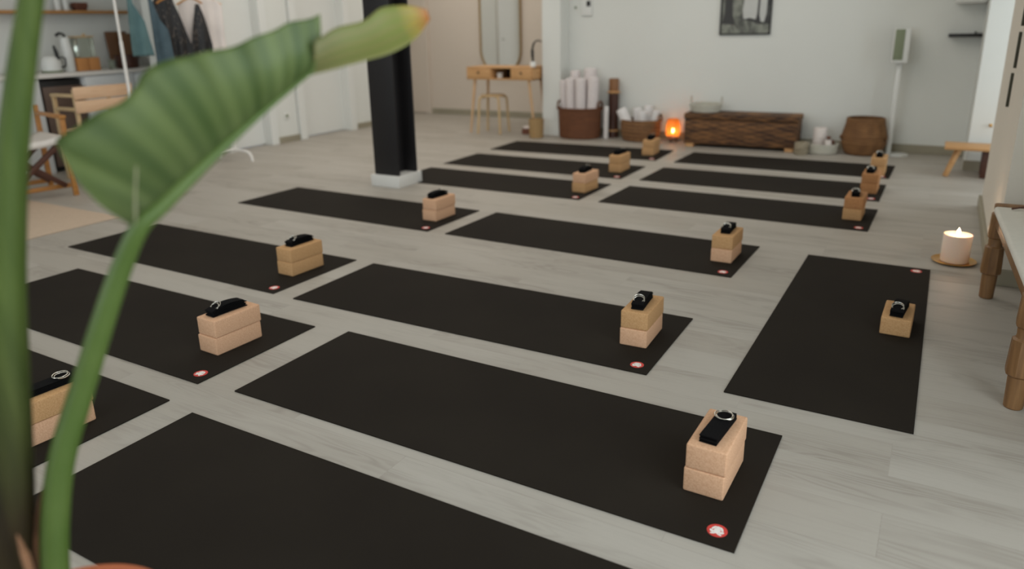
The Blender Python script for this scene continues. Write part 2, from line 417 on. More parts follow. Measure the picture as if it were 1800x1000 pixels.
# doors in the left wall: frame, flush leaf
def door(n, y0, y1):
    d = struct('door_%d' % n, (lambda bm: (box(bm, -6.70, -6.655, y0 + 0.07, y1 - 0.07, 0.012, 2.05, 0.002), bm)[1])(B()), 'door')
    bm = B()
    box(bm, -6.72, -6.535, y0 - 0.03, y0 + 0.07, 0, 2.12, 0.004); box(bm, -6.72, -6.535, y1 - 0.07, y1 + 0.03, 0, 2.12, 0.004)
    box(bm, -6.72, -6.535, y0 - 0.03, y1 + 0.03, 2.05, 2.14, 0.004)
    struct('door_frame', bm, 'door', d)
    bm = B(); tube(bm, smooth_path([(-6.655, y1 - 0.14, 1.02), (-6.61, y1 - 0.14, 1.02), (-6.605, y1 - 0.2, 1.02), (-6.605, y1 - 0.27, 1.02)], 4), 0.009, 8)
    struct('door_handle', bm, 'steel', d, 40)
door(1, 5.03, 5.93); door(2, 6.34, 7.26)
d3 = struct('door_3', (lambda bm: (box(bm, -7.30, -6.74, YBAY - 0.03, YBAY - 0.002, 0.012, 2.03, 0.002), bm)[1])(B()), 'bay_shade')
bm = B(); box(bm, -6.74, -6.66, YBAY - 0.045, YBAY, 0, 2.1, 0.003); box(bm, -7.36, -7.30, YBAY - 0.045, YBAY, 0, 2.1, 0.003); struct('door_frame', bm, 'bay_shade', d3)
bm = B(); tube(bm, [(-7.02, YBAY - 0.03, 0.97), (-7.02, YBAY - 0.07, 0.97), (-6.94, YBAY - 0.08, 0.97)], 0.011, 8); struct('door_handle', bm, 'steel', d3, 40)
# skirting boards
sbox('baseboard_left', 'skirt', -6.57, -6.553, 5.965, 6.305, 0, 0.07, bev=0.003)
sbox('baseboard_left_far', 'skirt', -6.57, -6.553, 7.295, 7.74, 0, 0.07, bev=0.003)
sbox('baseboard_bay', 'skirt', -6.655, -4.075, YBAY - 0.017, YBAY, 0, 0.08, bev=0.003)
sbox('baseboard_back', 'skirt', -3.80, 0.222, YB - 0.017, YB, 0, 0.085, bev=0.003)
sbox('baseboard_right', 'skirt', 0.292, 0.31, 4.10, 5.868, 0, 0.08, bev=0.003)
sbox('baseboard_right_front', 'skirt', 0.292, 0.98, 4.082, 4.10, 0, 0.08, bev=0.003)
sbox('baseboard_right_far', 'skirt', 0.21, 1.25, 7.233, 7.25, 0, 0.085, bev=0.003)

# the black steel column on its white plinth
t = thing('steel_column', 'black steel beam column standing on a white square plinth', 'column', (-3.892, 4.772, 0)); t['kind'] = 'thing'
bm = B(); box(bm, -0.145, 0.145, -0.155, 0.155, 0, 0.095, 0.003); obj('plinth', bm, 'plinth', t, label='white plinth')
bm = B()
box(bm, -0.125, 0.125, -0.125, -0.106, 0.095, H - 0.001, 0.002); box(bm, -0.125, 0.125, 0.106, 0.125, 0.095, H - 0.001, 0.002); box(bm, -0.008, 0.008, -0.106, 0.106, 0.095, H - 0.001)
obj('beam', bm, 'column', t)

# ------------------------------------------------------------------ yoga mats, cork blocks, straps
MT = 0.005
def mat_mesh(L, W):
    bm = B(); nx, ny = 36, 12
    vs = [[bm.verts.new((-L / 2 + L * i / nx, -W / 2 + W * j / ny, MT)) for j in range(ny + 1)] for i in range(nx + 1)]
    for i in range(nx):
        for j in range(ny): bm.faces.new((vs[i][j], vs[i + 1][j], vs[i + 1][j + 1], vs[i][j + 1]))
    r = bmesh.ops.extrude_face_region(bm, geom=list(bm.faces))
    for e in r['geom']:
        if isinstance(e, bmesh.types.BMVert): e.co.z = 0.0005
    return bm
def logo_mesh():
    """round red badge with a white crouching frog-like emblem"""
    bm = B(); R = 0.026
    def disc(pts, z, mi):
        bm.faces.new([bm.verts.new((x, y, z)) for x, y in pts]).material_index = mi
    lathe(bm, [(R, 0.0), (R, 0.0006)], seg=36)
    def ell(cx, cy, rx, ry, a=0, z=0.0009, mi=1, n=14):
        c, s = math.cos(a), math.sin(a)
        disc([(cx + rx * math.cos(2 * PI * k / n) * c - ry * math.sin(2 * PI * k / n) * s, cy + rx * math.cos(2 * PI * k / n) * s + ry * math.sin(2 * PI * k / n) * c) for k in range(n)], z, mi)
    ell(0, -0.001, 0.0085, 0.012); ell(0, 0.012, 0.006, 0.005, 0, 0.00095)
    for sx in (-1, 1):
        ell(sx * 0.010, 0.008, 0.0035, 0.009, sx * 0.5, 0.00092); ell(sx * 0.0125, -0.006, 0.007, 0.0045, sx * 0.7, 0.00098)
        ell(sx * 0.0085, -0.0145, 0.007, 0.003, sx * -0.35, 0.00093)
    return bm
MATG = 'brown black yoga mats laid out on the floor'
m0 = obj('yoga_mat', mat_mesh(1.8, 0.61), 'mat', smooth=30)
lg = obj('logo_patch', logo_mesh(), ['red', 'white_print'], m0, 0, loc=(0.842, -0.245, MT), label='round red badge with a white emblem')
ORD = ['nearest the camera', 'second from the camera', 'third from the camera', 'fourth from the camera', 'fifth from the camera', 'sixth from the camera', 'seventh and last']
def place_mat(first, x, y, rot, label):
    tag(m0, label, 'yoga mat', MATG) if first else None
    if first: m0.location = (x, y, 0); m0.rotation_euler.z = math.radians(rot); return m0
    return dup(m0, (x, y, 0), math.radians(rot), label, MATG)
RM = [(-1.2046, 1.094, 0.2), (-1.2046, 1.8803, 0.06), (-1.7321, 2.6841, 0.67), (-1.72, 3.9455, -1.12), (-1.1972, 5.1572, -0.78), (-1.2058, 6.0259, -0.22), (-1.2003, 6.9118, -0.74)]
LM = [(-3.157, 1.112, 0.0), (-3.1766, 1.8542, -0.01), (-3.6675, 2.6859, -0.42), (-3.6563, 3.9729, -0.86), (-3.1549, 5.1718, -0.17), (-3.1659, 6.0049, 0.4), (-3.1973, 6.9171, 1.89)]
first = True
for lst, row in ((RM, 'bench-side row'), (LM, 'door-side row')):
    for (x, y, r), o_ in zip(lst, ORD):
        extra = ', without blocks' if (row[0] == 'b' and o_[:3] == 'nea') else (', behind plant stalks' if o_[:3] == 'nea' else '')
        place_mat(first, x, y, r, 'brown black yoga mat, %s in the %s%s' % (o_, row, extra)); first = False
ms = obj('yoga_mat', mat_mesh(0.595, 1.8), 'mat', smooth=30, loc=(-0.2446, 3.2916, 0))
tag(ms, 'brown black yoga mat lying crosswise between the candle and the bench', 'yoga mat', MATG)
c = lg.copy(); C.objects.link(c); c.parent = ms; c.location = (0.235, 0.842, MT); c.rotation_euler.z = PI / 2

def block_bm():
    bm = B(); box(bm, -0.0565, 0.0565, -0.1125, 0.1125, 0, 0.0738, 0.0055, seg=3); return bm
blk = {}
for kx in ('cork_pink', 'cork_tan', 'cork_brown'):
    blk[kx] = obj('cork_block', block_bm(), kx)
used_blk = set()
def place_block(kx, x, y, z, rz, label, group):
    o = blk[kx]
    if kx in used_blk: o = o.copy(); C.objects.link(o)
    used_blk.add(kx)
    o.location = (x, y, z); o.rotation_euler.z = rz; tag(o, label, 'yoga block', group); return o
# strap: one long belt folded to and fro, with two steel rings at one end
def strap_bm(n_lay, L, arch, wob):
    path = []; th = 0.0046
    for i in range(n_lay):
        l = L / 2 - wob[i % len(wob)]
        for k in range(15):
            s = -1 + 2 * k / 14; x = s * l * (1 if i % 2 == 0 else -1)
            path.append((x, i * th + 0.003 + arch * (1 - (x / (L / 2)) ** 2) * (i + 0.6) / n_lay))
        if i < n_lay - 1:
            x1 = path[-1][0]; d = 1 if x1 > 0 else -1
            for a in (-0.9, -0.3, 0.3, 0.9): path.append((x1 + d * 0.003 * math.cos(a), i * th + 0.003 + th / 2 + th / 2 * math.sin(a)))
    bm = B(); w = 0.0245; t2 = 0.0015; rows = []
    for i, (x, z) in enumerate(path):
        a = path[max(i - 1, 0)]; b = path[min(i + 1, len(path) - 1)]; dx, dz = b[0] - a[0], b[1] - a[1]; q = math.hypot(dx, dz) or 1; nx, nz = -dz / q, dx / q
        rows.append([bm.verts.new((sx * w, x + sg * nx * t2, max(z + sg * nz * t2, 0.0008))) for sx, sg in ((-1, -1), (1, -1), (1, 1), (-1, 1))])
    for a, b in zip(rows, rows[1:]):
        for k in range(4): bm.faces.new((a[k], a[(k + 1) % 4], b[(k + 1) % 4], b[k]))
    bm.faces.new(rows[0][::-1]); bm.faces.new(rows[-1]); return bm
def ring_bm(c, tilt, R=0.0185):
    bm = B(); m = Matrix.Translation(c) @ Matrix.Rotation(tilt, 4, 'X')
    pts = [m @ Vector((R * math.cos(a), R * math.sin(a) * (0.86 if math.sin(a) < 0 else 1), 0)) for a in [2 * PI * k / 28 for k in range(28)]]
    tube(bm, pts, 0.0019, 8, True); return bm
def make_strap(flat):
    t = thing('yoga_strap', 'x', 'strap')
    if flat:
        obj('folded_belt', strap_bm(5, 0.165, 0.0005, [0, .005, .002, .007]), 'black_web', t)
        obj('ring', ring_bm((0.0, 0.040, 0.0315), 0.10, 0.025), 'steel', t, label='steel ring'); obj('ring', ring_bm((0.003, 0.044, 0.0275), 0.05, 0.024), 'steel', t, label='steel ring')
    else:
        obj('folded_belt', strap_bm(6, 0.16, 0.012, [0, .012, .004, .018]), 'black_web', t)
        obj('ring', ring_bm((0.0, 0.056, 0.034), -0.7, 0.022), 'steel', t, label='steel ring'); obj('ring', ring_bm((0.003, 0.046, 0.039), -0.55, 0.022), 'steel', t, label='steel ring')
    return t
strapf, strapp = make_strap(True), make_strap(False); used_s = set()
BLG, STG = 'cork blocks stacked in pairs on the mats', 'black straps lying on the cork blocks'
def place_strap(flat, x, y, z, rz, label):
    o = strapf if flat else strapp
    if flat in used_s: dup(o, (x, y, z), rz, label, STG)
    else:
        used_s.add(flat); o.location = (x, y, z); o.rotation_euler.z = rz; tag(o, label, 'strap', STG)
# (front-right corner x, y), turn, upper cork, lower cork, flat strap?, strap turn, strap shift
R_ = math.radians
R_ = math.radians
STK = [('bench-side row', 1, -0.381, 1.761, -0.8, 'cork_pink', 'cork_pink', True, -4, 0.004, -0.004),
       ('bench-side row', 2, -0.906, 2.600, 2.5, 'cork_tan', 'cork_pink', False, 183, 0, 0.0),
       ('bench-side row', 3, -0.879, 3.838, 0, 'cork_tan', 'cork_pink', False, 181, 0.0, 0.02),
       ('bench-side row', 4, -0.363, 5.074, -0.4, 'cork_brown', 'cork_tan', False, 184, 0, 0.0),
       ('bench-side row', 5, -0.344, 5.934, -0.2, 'cork_brown', 'cork_brown', False, 176, 0.0, 0.0),
       ('bench-side row', 6, -0.347, 6.671, 0, 'cork_tan', 'cork_tan', False, 182, 0.0, 0.0),
       ('door-side row', 0, -2.370, 0.985, -3.5, 'cork_tan', 'cork_pink', True, 0, 0.0, 0.012),
       ('door-side row', 1, -2.405, 1.745, -2.2, 'cork_pink', 'cork_pink', False, 178, 0.0, 0.0),
       ('door-side row', 2, -2.869, 2.601, -2.2, 'cork_tan', 'cork_tan', False, 181, 0, 0.01),
       ('door-side row', 3, -2.846, 3.869, -1.2, 'cork_pink', 'cork_pink', False, -4, 0.0, -0.01),
       ('door-side row', 4, -2.305, 5.073, -3.5, 'cork_pink', 'cork_tan', False, 6, 0.0, 0.0),
       ('door-side row', 5, -2.356, 5.936, 0.8, 'cork_tan', 'cork_tan', False, -6, 0.0, 0.0),
       ('door-side row', 6, -2.391, 6.856, 3.0, 'cork_tan', 'cork_tan', False, 4, 0.0, 0.0)]
for row, i, x, y, rz, up, lo, flat, srz, sx, sy in STK:
    a = R_(rz); off = Matrix.Rotation(a, 3, 'Z') @ Vector((-0.0565, 0.1125, 0)); cx, cy = x + off.x, y + off.y
    where = 'the mat %s, %s' % (ORD[i], row)
    place_block(lo, cx, cy, MT, a, 'lower cork block on ' + where, BLG)
    j = Matrix.Rotation(a, 3, 'Z') @ Vector((random.uniform(0.0015, 0.005), random.uniform(0.001, 0.005), 0))
    place_block(up, cx + j.x, cy + j.y, MT + 0.0738, a + R_(random.uniform(-0.6, 0.6)), 'upper cork block on ' + where, BLG)
    s = Matrix.Rotation(a, 3, 'Z') @ Vector((sx, sy, 0))
    place_strap(flat, cx + s.x, cy + s.y, MT + 0.1476, a + R_(srz), 'black ringed strap on blocks of ' + where)
a = R_(-1.2); off = Matrix.Rotation(a, 3, 'Z') @ Vector((-0.0565, 0.1125, 0))
place_block('cork_tan', 0.004 + off.x, 3.186 + off.y, MT, a, 'single cork block lying on the crosswise mat', BLG)
place_strap(False, 0.004 + off.x + 0.003, 3.186 + off.y - 0.01, MT + 0.0738, R_(174), 'black ringed strap on the single block of the crosswise mat')

# ------------------------------------------------------------------ plant in front of the camera
BIG = [(-1.0638, 0.3919, 0.5327), (-1.0501, 0.411, 0.6667), (-1.0387, 0.4317, 0.8087), (-1.027, 0.4523, 0.9502), (-1.0098, 0.4781, 1.0974), (-0.9932, 0.5005, 1.2016), (-0.9722, 0.5239, 1.3014), (-0.9612, 0.541, 1.3658), (-0.945, 0.56, 1.47), (-0.915, 0.60, 1.62), (-0.86, 0.68, 1.80)]
BIGR = [0.0325, 0.0308, 0.0276, 0.0245, 0.0216, 0.0194, 0.0162, 0.0143, 0.011, 0.007, 0.003]
SLIM = [(-1.0221, 0.4255, 0.5246), (-1.0125, 0.439, 0.6154), (-0.995, 0.4561, 0.703), (-0.9634, 0.4854, 0.8021), (-0.9221, 0.5084, 0.9014), (-0.8919, 0.5267, 0.9716), (-0.8593, 0.5411, 1.0267)]
SLIMR = [0.0189, 0.0185, 0.0177, 0.0162, 0.0146, 0.0132, 0.0115]
MID = [(-0.8593, 0.5411, 1.0267), (-0.8434, 0.5645, 1.0498), (-0.8281, 0.5954, 1.0776), (-0.811, 0.6504, 1.119), (-0.7953, 0.7102, 1.1593), (-0.7845, 0.7932, 1.2049)]
UP = [(-0.8631, 0.5374, 1.0227), (-0.8667, 0.5319, 1.0303), (-0.8965, 0.5171, 1.0547), (-0.9238, 0.5115, 1.0838), (-0.9581, 0.5162, 1.1195), (-0.9718, 0.5182, 1.1306), (-0.9734, 0.5252, 1.1361), (-0.9688, 0.5436, 1.1463), (-0.9543, 0.5696, 1.1615), (-0.9358, 0.5906, 1.1732), (-0.9272, 0.6088, 1.1932), (-0.9232, 0.6231, 1.2099), (-0.9073, 0.65, 1.2254), (-0.8841, 0.6779, 1.2317), (-0.8572, 0.7085, 1.2394), (-0.8332, 0.7458, 1.254), (-0.8215, 0.7817, 1.2678), (-0.813, 0.8069, 1.2736), (-0.802, 0.8342, 1.2811)]
M2 = [(-0.7889, 0.7893, 1.2011), (-0.7698, 0.8344, 1.2115), (-0.7498, 0.8826, 1.2289), (-0.7358, 0.9281, 1.249), (-0.728, 0.9699, 1.2684), (-0.7256, 0.993, 1.2786)]
UP2 = [(-0.798, 0.8114, 1.2443), (-0.7873, 0.8478, 1.2609), (-0.7668, 0.8883, 1.273), (-0.7589, 0.9228, 1.2892), (-0.7459, 0.9625, 1.2942), (-0.7281, 0.994, 1.2855)]
LO2 = [(-0.7884, 0.7885, 1.198), (-0.7688, 0.8206, 1.205), (-0.7484, 0.8601, 1.2143), (-0.7268, 0.9006, 1.2248), (-0.7189, 0.9481, 1.2433), (-0.7215, 0.9929, 1.2716)]
PX, PY = -1.0327, 0.3995
pl = thing('potted_bird_of_paradise', 'big green bird of paradise plant in a terracotta pot', 'plant', (PX, PY, 0))
def rel(pts): return [Vector(p) - Vector((PX, PY, 0)) for p in pts]
bm = B(); lathe(bm, [(0.117, 0.0), (0.121, 0.004), (0.160, 0.33), (0.166, 0.335), (0.177, 0.34), (0.18, 0.345), (0.18, 0.393), (0.176, 0.4), (0.165, 0.4), (0.161, 0.394), (0.155, 0.34), (0.148, 0.3)], seg=64)
obj('pot', bm, 'terracotta', pl, label='terracotta pot')
bm = B(); lathe(bm, [(0.154, 0.35), (0.152, 0.362), (0.08, 0.368), (0.01, 0.37)], seg=40); obj('soil', bm, 'soil', pl, label='dark soil')
bm = B(); p = smooth_path(rel([(-1.068, 0.385, 0.358), (-1.066, 0.388, 0.44)] + BIG), 5)
rr = [0.036, 0.034] + BIGR; R5 = []
for i in range(len(rr) - 1): R5 += [rr[i] + (rr[i + 1] - rr[i]) * k / 5 for k in range(5)]
R5.append(rr[-1]); tube(bm, p, R5, 20, flat=0.85); obj('leaf_stalk', bm, 'stalk', pl)
bm = B(); sl = [(-1.03, 0.415, 0.358), (-1.026, 0.42, 0.44)] + SLIM + MID[1:]; rr = [0.021, 0.02] + SLIMR + [0.0098, 0.0084, 0.0058, 0.0036, 0.0022]; R5 = []
for i in range(len(rr) - 1): R5 += [rr[i] + (rr[i + 1] - rr[i]) * k / 5 for k in range(5)]
R5.append(rr[-1]); tube(bm, smooth_path(rel(sl), 5), R5, 16); obj('leaf_stalk', bm, 'midrib', pl)
VIEW = Vector((-0.482, 0.826, -0.292))
def blade(name, lo, hi, m, nu, nv, bulge, wave, label=None, nu_b=8, p=1.0):
    a = resample(smooth_path(rel(lo), nu_b), nu); b = resample(smooth_path(rel(hi), nu_b), nu, p); bm = B(); g = []
    for i in range(nu):
        row = []
        for j in range(nv + 1):
            t = j / nv; q = a[i].lerp(b[i], t)
            q = q + VIEW * (bulge * math.sin(PI * t) * min(1, (b[i] - a[i]).length / 0.1) + wave * t * math.sin(i * 0.42 + 1.3) * 0.5)
            row.append(bm.verts.new(q))
        g.append(row)
    for i in range(nu - 1):
        for j in range(nv):
            if (g[i][j].co - g[i + 1][j].co).length < 1e-7 and (g[i][j + 1].co - g[i + 1][j + 1].co).length < 1e-7: continue
            bm.faces.new((g[i][j], g[i + 1][j], g[i + 1][j + 1], g[i][j + 1]))
    o = obj(name, bm, m, pl, 180, label=label)
    at = o.data.attributes.new('vein', 'FLOAT_VECTOR', 'POINT')
    for i in range(nu):
        for j in range(nv + 1): at.data[i * (nv + 1) + j].vector = (i / (nu - 1), j / nv, 0)
    s = o.modifiers.new('thickness', 'SOLIDIFY'); s.thickness = 0.0012; s.offset = 0
    return o
blade('leaf_blade', MID, UP, 'leaf', 96, 14, 0.022, 0.006, p=0.62)
blade('leaf_blade', [(-0.948, 0.556, 1.44), (-1.03, 0.53, 1.52), (-1.06, 0.57, 1.66), (-1.0, 0.66, 1.82), (-0.83, 0.74, 1.93)], [(-0.942, 0.562, 1.44), (-0.86, 0.52, 1.50), (-0.80, 0.54, 1.62), (-0.78, 0.62, 1.78), (-0.825, 0.745, 1.93)], 'leaf', 60, 14, 0.02, 0.004)
blade('leaf_tip', LO2, UP2, 'leaf_tip', 40, 12, 0.014, 0.006, 'yellowing leaf tip with an orange brown end')
bm = B(); tube(bm, smooth_path(rel([(-0.8588, 0.5353, 1.0267), (-0.8553, 0.5381, 1.0631), (-0.8549, 0.547, 1.1045)]), 5), [0.0055] * 5 + [0.0045] * 5 + [0.001], 8, flat=0.25); obj('leaf_fold', bm, 'pale_rib', pl, label='pale fold at the leaf base')
bm = B(); tube(bm, smooth_path(rel([(-1.03, 0.405, 0.36), (-1.0398, 0.4153, 0.525), (-1.0426, 0.426, 0.5942), (-1.0234, 0.4336, 0.6524)]), 5), [0.011] * 10 + [0.009, 0.008, 0.006, 0.005, 0.003, 0.002], 8, flat=0.4)
obj('dried_leaf', bm, 'dried', pl, label='brown dried leaf base')
bm = B(); tube(bm, smooth_path(rel([(-1.0, 0.39, 0.36), (-0.9944, 0.384, 0.567), (-1.0059, 0.3865, 0.5931), (-1.005, 0.3839, 0.6182)]), 5), [0.009] * 10 + [0.008, 0.007, 0.006, 0.004, 0.003, 0.002], 8, flat=0.5)
obj('dried_leaf', bm, 'dried', pl, label='brown dried leaf base')

# ------------------------------------------------------------------ right side: bench, candle, far bench, wall slots
def turned_leg(bm, x, y, top):
    """round foot, stepped eight-sided swellings and a round neck"""
    m8 = Matrix.Translation((x, y, 0)) @ Matrix.Rotation(PI / 8, 4, 'Z')
    lathe(bm, [(0.026, 0), (0.029, 0.004), (0.032, 0.125)], x, y, 20)
    lathe(bm, [(0.034, 0.115), (0.043, 0.123), (0.044, 0.14), (0.040, 0.245), (0.030, 0.252)], 0, 0, 8, mtx=m8)
    lathe(bm, [(0.030, 0.25), (0.028, 0.262), (0.030, 0.29)], x, y, 20)
    lathe(bm, [(0.030, 0.285), (0.037, 0.292), (0.038, 0.31), (0.035, top - 0.006), (0.03, top)], 0, 0, 8, mtx=m8)
BA = R_(2.3)
t = thing('upholstered_bench', 'bench with turned wooden legs and oat cushion by the white wall', 'bench', (0.333, 2.738, 0), BA)
for lx, ly in ((0.0, 0.0), (0.0, 1.14), (0.42, 0.0), (0.42, 1.14)):
    bm = B(); turned_leg(bm, lx, ly, 0.405); obj('leg', bm, 'turned', t, 30)
bm = B()
for y in (0.0, 1.14): bar(bm, (0.02, y, 0.37), (0.40, y, 0.37), 0.035, 0.06, 0.006)
for x in (0.0, 0.42): bar(bm, (x, 0.02, 0.37), (x, 1.12, 0.37), 0.03, 0.05, 0.006)
bar(bm, (-0.025, 1.155, 0.425), (0.455, 1.155, 0.425), 0.045, 0.036, 0.008)
obj('frame', bm, 'turned', t)
bm = B(); box(bm, -0.03, 0.46, -0.05, 1.128, 0.406, 0.437, 0.014, seg=4); obj('cushion', bm, 'cushion', t, 60, label='oat coloured seat cushion')
t = thing('leather_pouch', 'small tan leather pouch with a dark cord loop on the bench', 'pouch', (0.45, 3.66, 0.438))
bm = B(); box(bm, -0.055, 0.075, -0.12, 0.10, 0, 0.022, 0.01, seg=3); obj('body', bm, 'leather', t, 60)
bm = B(); tube(bm, smooth_path([(-0.04, 0.09, 0.018), (-0.065, 0.12, 0.03), (-0.06, 0.15, 0.025), (-0.09, 0.165, 0.012), (-0.13, 0.14, 0.006)], 5), 0.004, 8); obj('cord', bm, 'dark_wood', t, label='dark cord')
bm = B(); tube(bm, smooth_path([(-0.02, -0.02, 0.024), (-0.065, -0.01, 0.036), (-0.07, -0.05, 0.02), (-0.03, -0.06, 0.024)], 5), 0.004, 8); obj('cord', bm, 'dark_wood', t, label='dark cord')
# candle on a brass plate
bm = B(); lathe(bm, [(0.03, 0.0), (0.085, 0.002), (0.104, 0.011), (0.107, 0.0135), (0.105, 0.015), (0.084, 0.006), (0.02, 0.0045)], 0, 0, 48)
tag(obj('candle_plate', bm, 'gold', loc=(0.155, 4.40, 0)), 'round brass plate under the burning candle on the floor', 'plate')
t = thing('pillar_candle', 'thick cream pillar candle burning on a brass plate by the bench', 'candle', (0.158, 4.41, 0.006))
bm = B(); lathe(bm, [(0.066, 0), (0.068, 0.004), (0.068, 0.141), (0.066, 0.147), (0.060, 0.145), (0.05, 0.137), (0.01, 0.135)], 0, 0, 48); obj('wax', bm, 'wax', t, 60)
bm = B(); tube(bm, [(0, 0, 0.134), (0.001, 0, 0.146)], 0.0015, 8); obj('wick', bm, 'black', t)
bm = B(); lathe(bm, [(0.001, 0.142), (0.006, 0.147), (0.0085, 0.155), (0.006, 0.166), (0.0006, 0.18)], 0, 0, 14); obj('flame', bm, 'flame', t, 60)
# splayed plank bench in the recess
t = thing('plank_bench', 'small plank bench with splayed legs in the wall recess', 'bench', (0, 0, 0))
bm = B(); box(bm, 0.055, 1.25, 6.86, 7.16, 0.222, 0.248, 0.006); obj('seat', bm, 'oak', t)
for a, b in (((0.16, 6.93, 0.224), (0.085, 6.90, 0.0)), ((0.16, 7.09, 0.224), (0.10, 7.13, 0.0))):
    bm = B(); bar(bm, a, (b[0], b[1], 0.0), 0.04, 0.03, 0.003); 
    for v in bm.verts: v.co.z = max(v.co.z, 0.0)
    obj('leg', bm, 'oak', t)
for y in (6.93, 7.09):
    bm = B(); bar(bm, (0.36, y, 0.224), (0.36, y, 0.0), 0.07, 0.04, 0.003); obj('leg', bm, 'dark_wood', t, label='dark wooden support')
# dark slots on the wall end
for k, (y0, y1, z0, z1, nm) in enumerate(((4.87, 4.895, 0.775, 0.955, 'lowest of three'), (4.80, 4.825, 0.985, 1.17, 'middle of three'), (4.76, 4.785, 1.20, 1.40, 'topmost of three'))):
    bm = B(); box(bm, 0.296, 0.3095, y0, y1, z0, z1, 0.002)
    tag(obj('wall_plaque', bm, 'plaque'), 'narrow dark plaque on the wall end, ' + nm, 'plaque', 'narrow dark plaques on the wall end')
bm = B(); lathe(bm, [(0.012, 0), (0.012, 0.006), (0.005, 0.01), (0.005, 0.035), (0.012, 0.04), (0.004, 0.048)], 0, 0, 14, mtx=Matrix.Translation((0.36, 7.25, 0.385)) @ Matrix.Rotation(PI / 2, 4, 'X'))
tag(obj('wall_hook', bm, 'gold'), 'small brass hook low on the bright wall above the plank bench', 'hook')
# things on the back wall
bm = B(); box(bm, -0.04, 0.221, 7.86, YB, 1.072, 1.1, 0.003); box(bm, 0.16, 0.17, 7.86, YB, 1.1, 1.118, 0.001)
tag(obj('wall_ledge', bm, 'black'), 'thin black ledge on the back wall beside the bright wall edge', 'shelf')
bm = B(); box(bm, -0.03, 0.221, 7.80, YB, 1.352, 1.6, 0.03, seg=4)
tag(obj('wall_unit', bm, 'white_plastic', smooth=60), 'white rounded wall unit high above the thin black ledge', 'wall unit')
t = thing('framed_print', 'framed black and white forest print on the back wall', 'picture', (-1.855, YB, 1.11))
bm = B()
for x0, x1, z0, z1 in ((-0.255, -0.24, 0, 0.72), (0.24, 0.255, 0, 0.72), (-0.255, 0.255, 0, 0.015), (-0.255, 0.255, 0.705, 0.72)): box(bm, x0, x1, -0.022, -0.001, z0, z1, 0.002)
obj('frame', bm, 'black', t)
bm = B(); box(bm, -0.24, 0.24, -0.012, -0.002, 0.015, 0.705)
def poly(pts, d, mi): bm.faces.new([bm.verts.new((x, -0.012 - d, z)) for x, z in pts]).material_index = mi
poly([(-0.02, 0.16), (0.21, 0.12), (0.22, 0.70), (0.02, 0.70), (-0.03, 0.24)], 0.0006, 1)
for x, w, b in ((-0.17, 0.05, -0.02), (0.125, 0.014, 0.01), (0.215, 0.012, 0.0)):
    poly([(x - w - 0.02, 0.11), (x + w + 0.02, 0.10), (x + w * 0.8, 0.2), (x + w * 0.7 + b, 0.70), (x - w * 0.7 + b, 0.70), (x - w * 0.8, 0.2)], 0.0012, 2)
poly([(-0.02, 0.15), (0.22, 0.09), (0.12, 0.145), (0.04, 0.165)], 0.0015, 2)
obj('print', bm, ['print', 'print_light', 'print_dark'], t, 0, label='black and white print of trees')
t = thing('wall_intercom', 'white wall intercom with small black screen on the back wall', 'intercom', (-3.62, YB, 1.335))
bm = B(); box(bm, -0.06, 0.07, -0.022, 0, 0.0, 0.2, 0.006, seg=3); obj('body', bm, 'white_plastic', t, 60)
bm = B(); box(bm, 0.005, 0.055, -0.0235, -0.0215, 0.1, 0.16, 0.0005); obj('screen', bm, 'black', t, label='black screen')
bm = B(); box(bm, -3.765, -3.745, YB - 0.02, YB, 1.415, 1.44, 0.004); tag(obj('wall_hook', bm, 'grey_green'), 'tiny grey hook on the back wall left of the intercom', 'hook')

# ------------------------------------------------------------------ along the back wall
def coil(prof, n, amp):
    """profile of a coiled basket: adds n rope ridges along the given (r, z) outline"""
    L = [0]
    for a, b in zip(prof, prof[1:]): L.append(L[-1] + math.hypot(b[0] - a[0], b[1] - a[1]))
    out = []; m = n * 4; j = 0
    for i in range(m + 1):
        s = L[-1] * i / m
        while j < len(prof) - 2 and L[j + 1] < s: j += 1
        t = (s - L[j]) / (L[j + 1] - L[j]); r = prof[j][0] + (prof[j + 1][0] - prof[j][0]) * t; z = prof[j][1] + (prof[j + 1][1] - prof[j][1]) * t
        out.append((r + amp * abs(math.sin(PI * i / 4)), z))
    return out
def hollow(prof, th=0.012):
    return prof + [(r - th, z) for r, z in prof[::-1][:-1]] + [(max(prof[0][0] - th, 0.01), prof[0][1] + th)]
def loop_handle(bm, cx, cy, z, dx, dy, w, h, r):
    """upright loop on a rim at (cx, cy), spanning w along (dx, dy)"""
    tube(bm, smooth_path([(cx - dx * w / 2, cy - dy * w / 2, z - 0.03), (cx - dx * w * 0.42, cy - dy * w * 0.42, z + h * 0.7), (cx, cy, z + h), (cx + dx * w * 0.42, cy + dy * w * 0.42, z + h * 0.7), (cx + dx * w / 2, cy + dy * w / 2, z - 0.03)], 5), r, 8)
def roll(name, label, cat, loc, r, h, m, tilt=(0, 0), group=None, spiral=True):
    """a rolled up blanket or towel: a soft cylinder with its spiral showing at the ends"""
    bm = B(); pr = [(r * 0.2, 0.006), (r * 0.85, 0.0), (r * 0.97, 0.006), (r, 0.02), (r, h - 0.03), (r * 0.96, h - 0.01), (r * 0.86, h)]
    for k in range(4): pr += [(r * (0.76 - 0.18 * k), h - 0.008), (r * (0.68 - 0.18 * k), h)]
    lathe(bm, pr, 0, 0, 24); o = obj(name, bm, m, smooth=60); o.location = loc; o.rotation_euler = (tilt[0], tilt[1], 0)
    tag(o, label, cat, group); return o
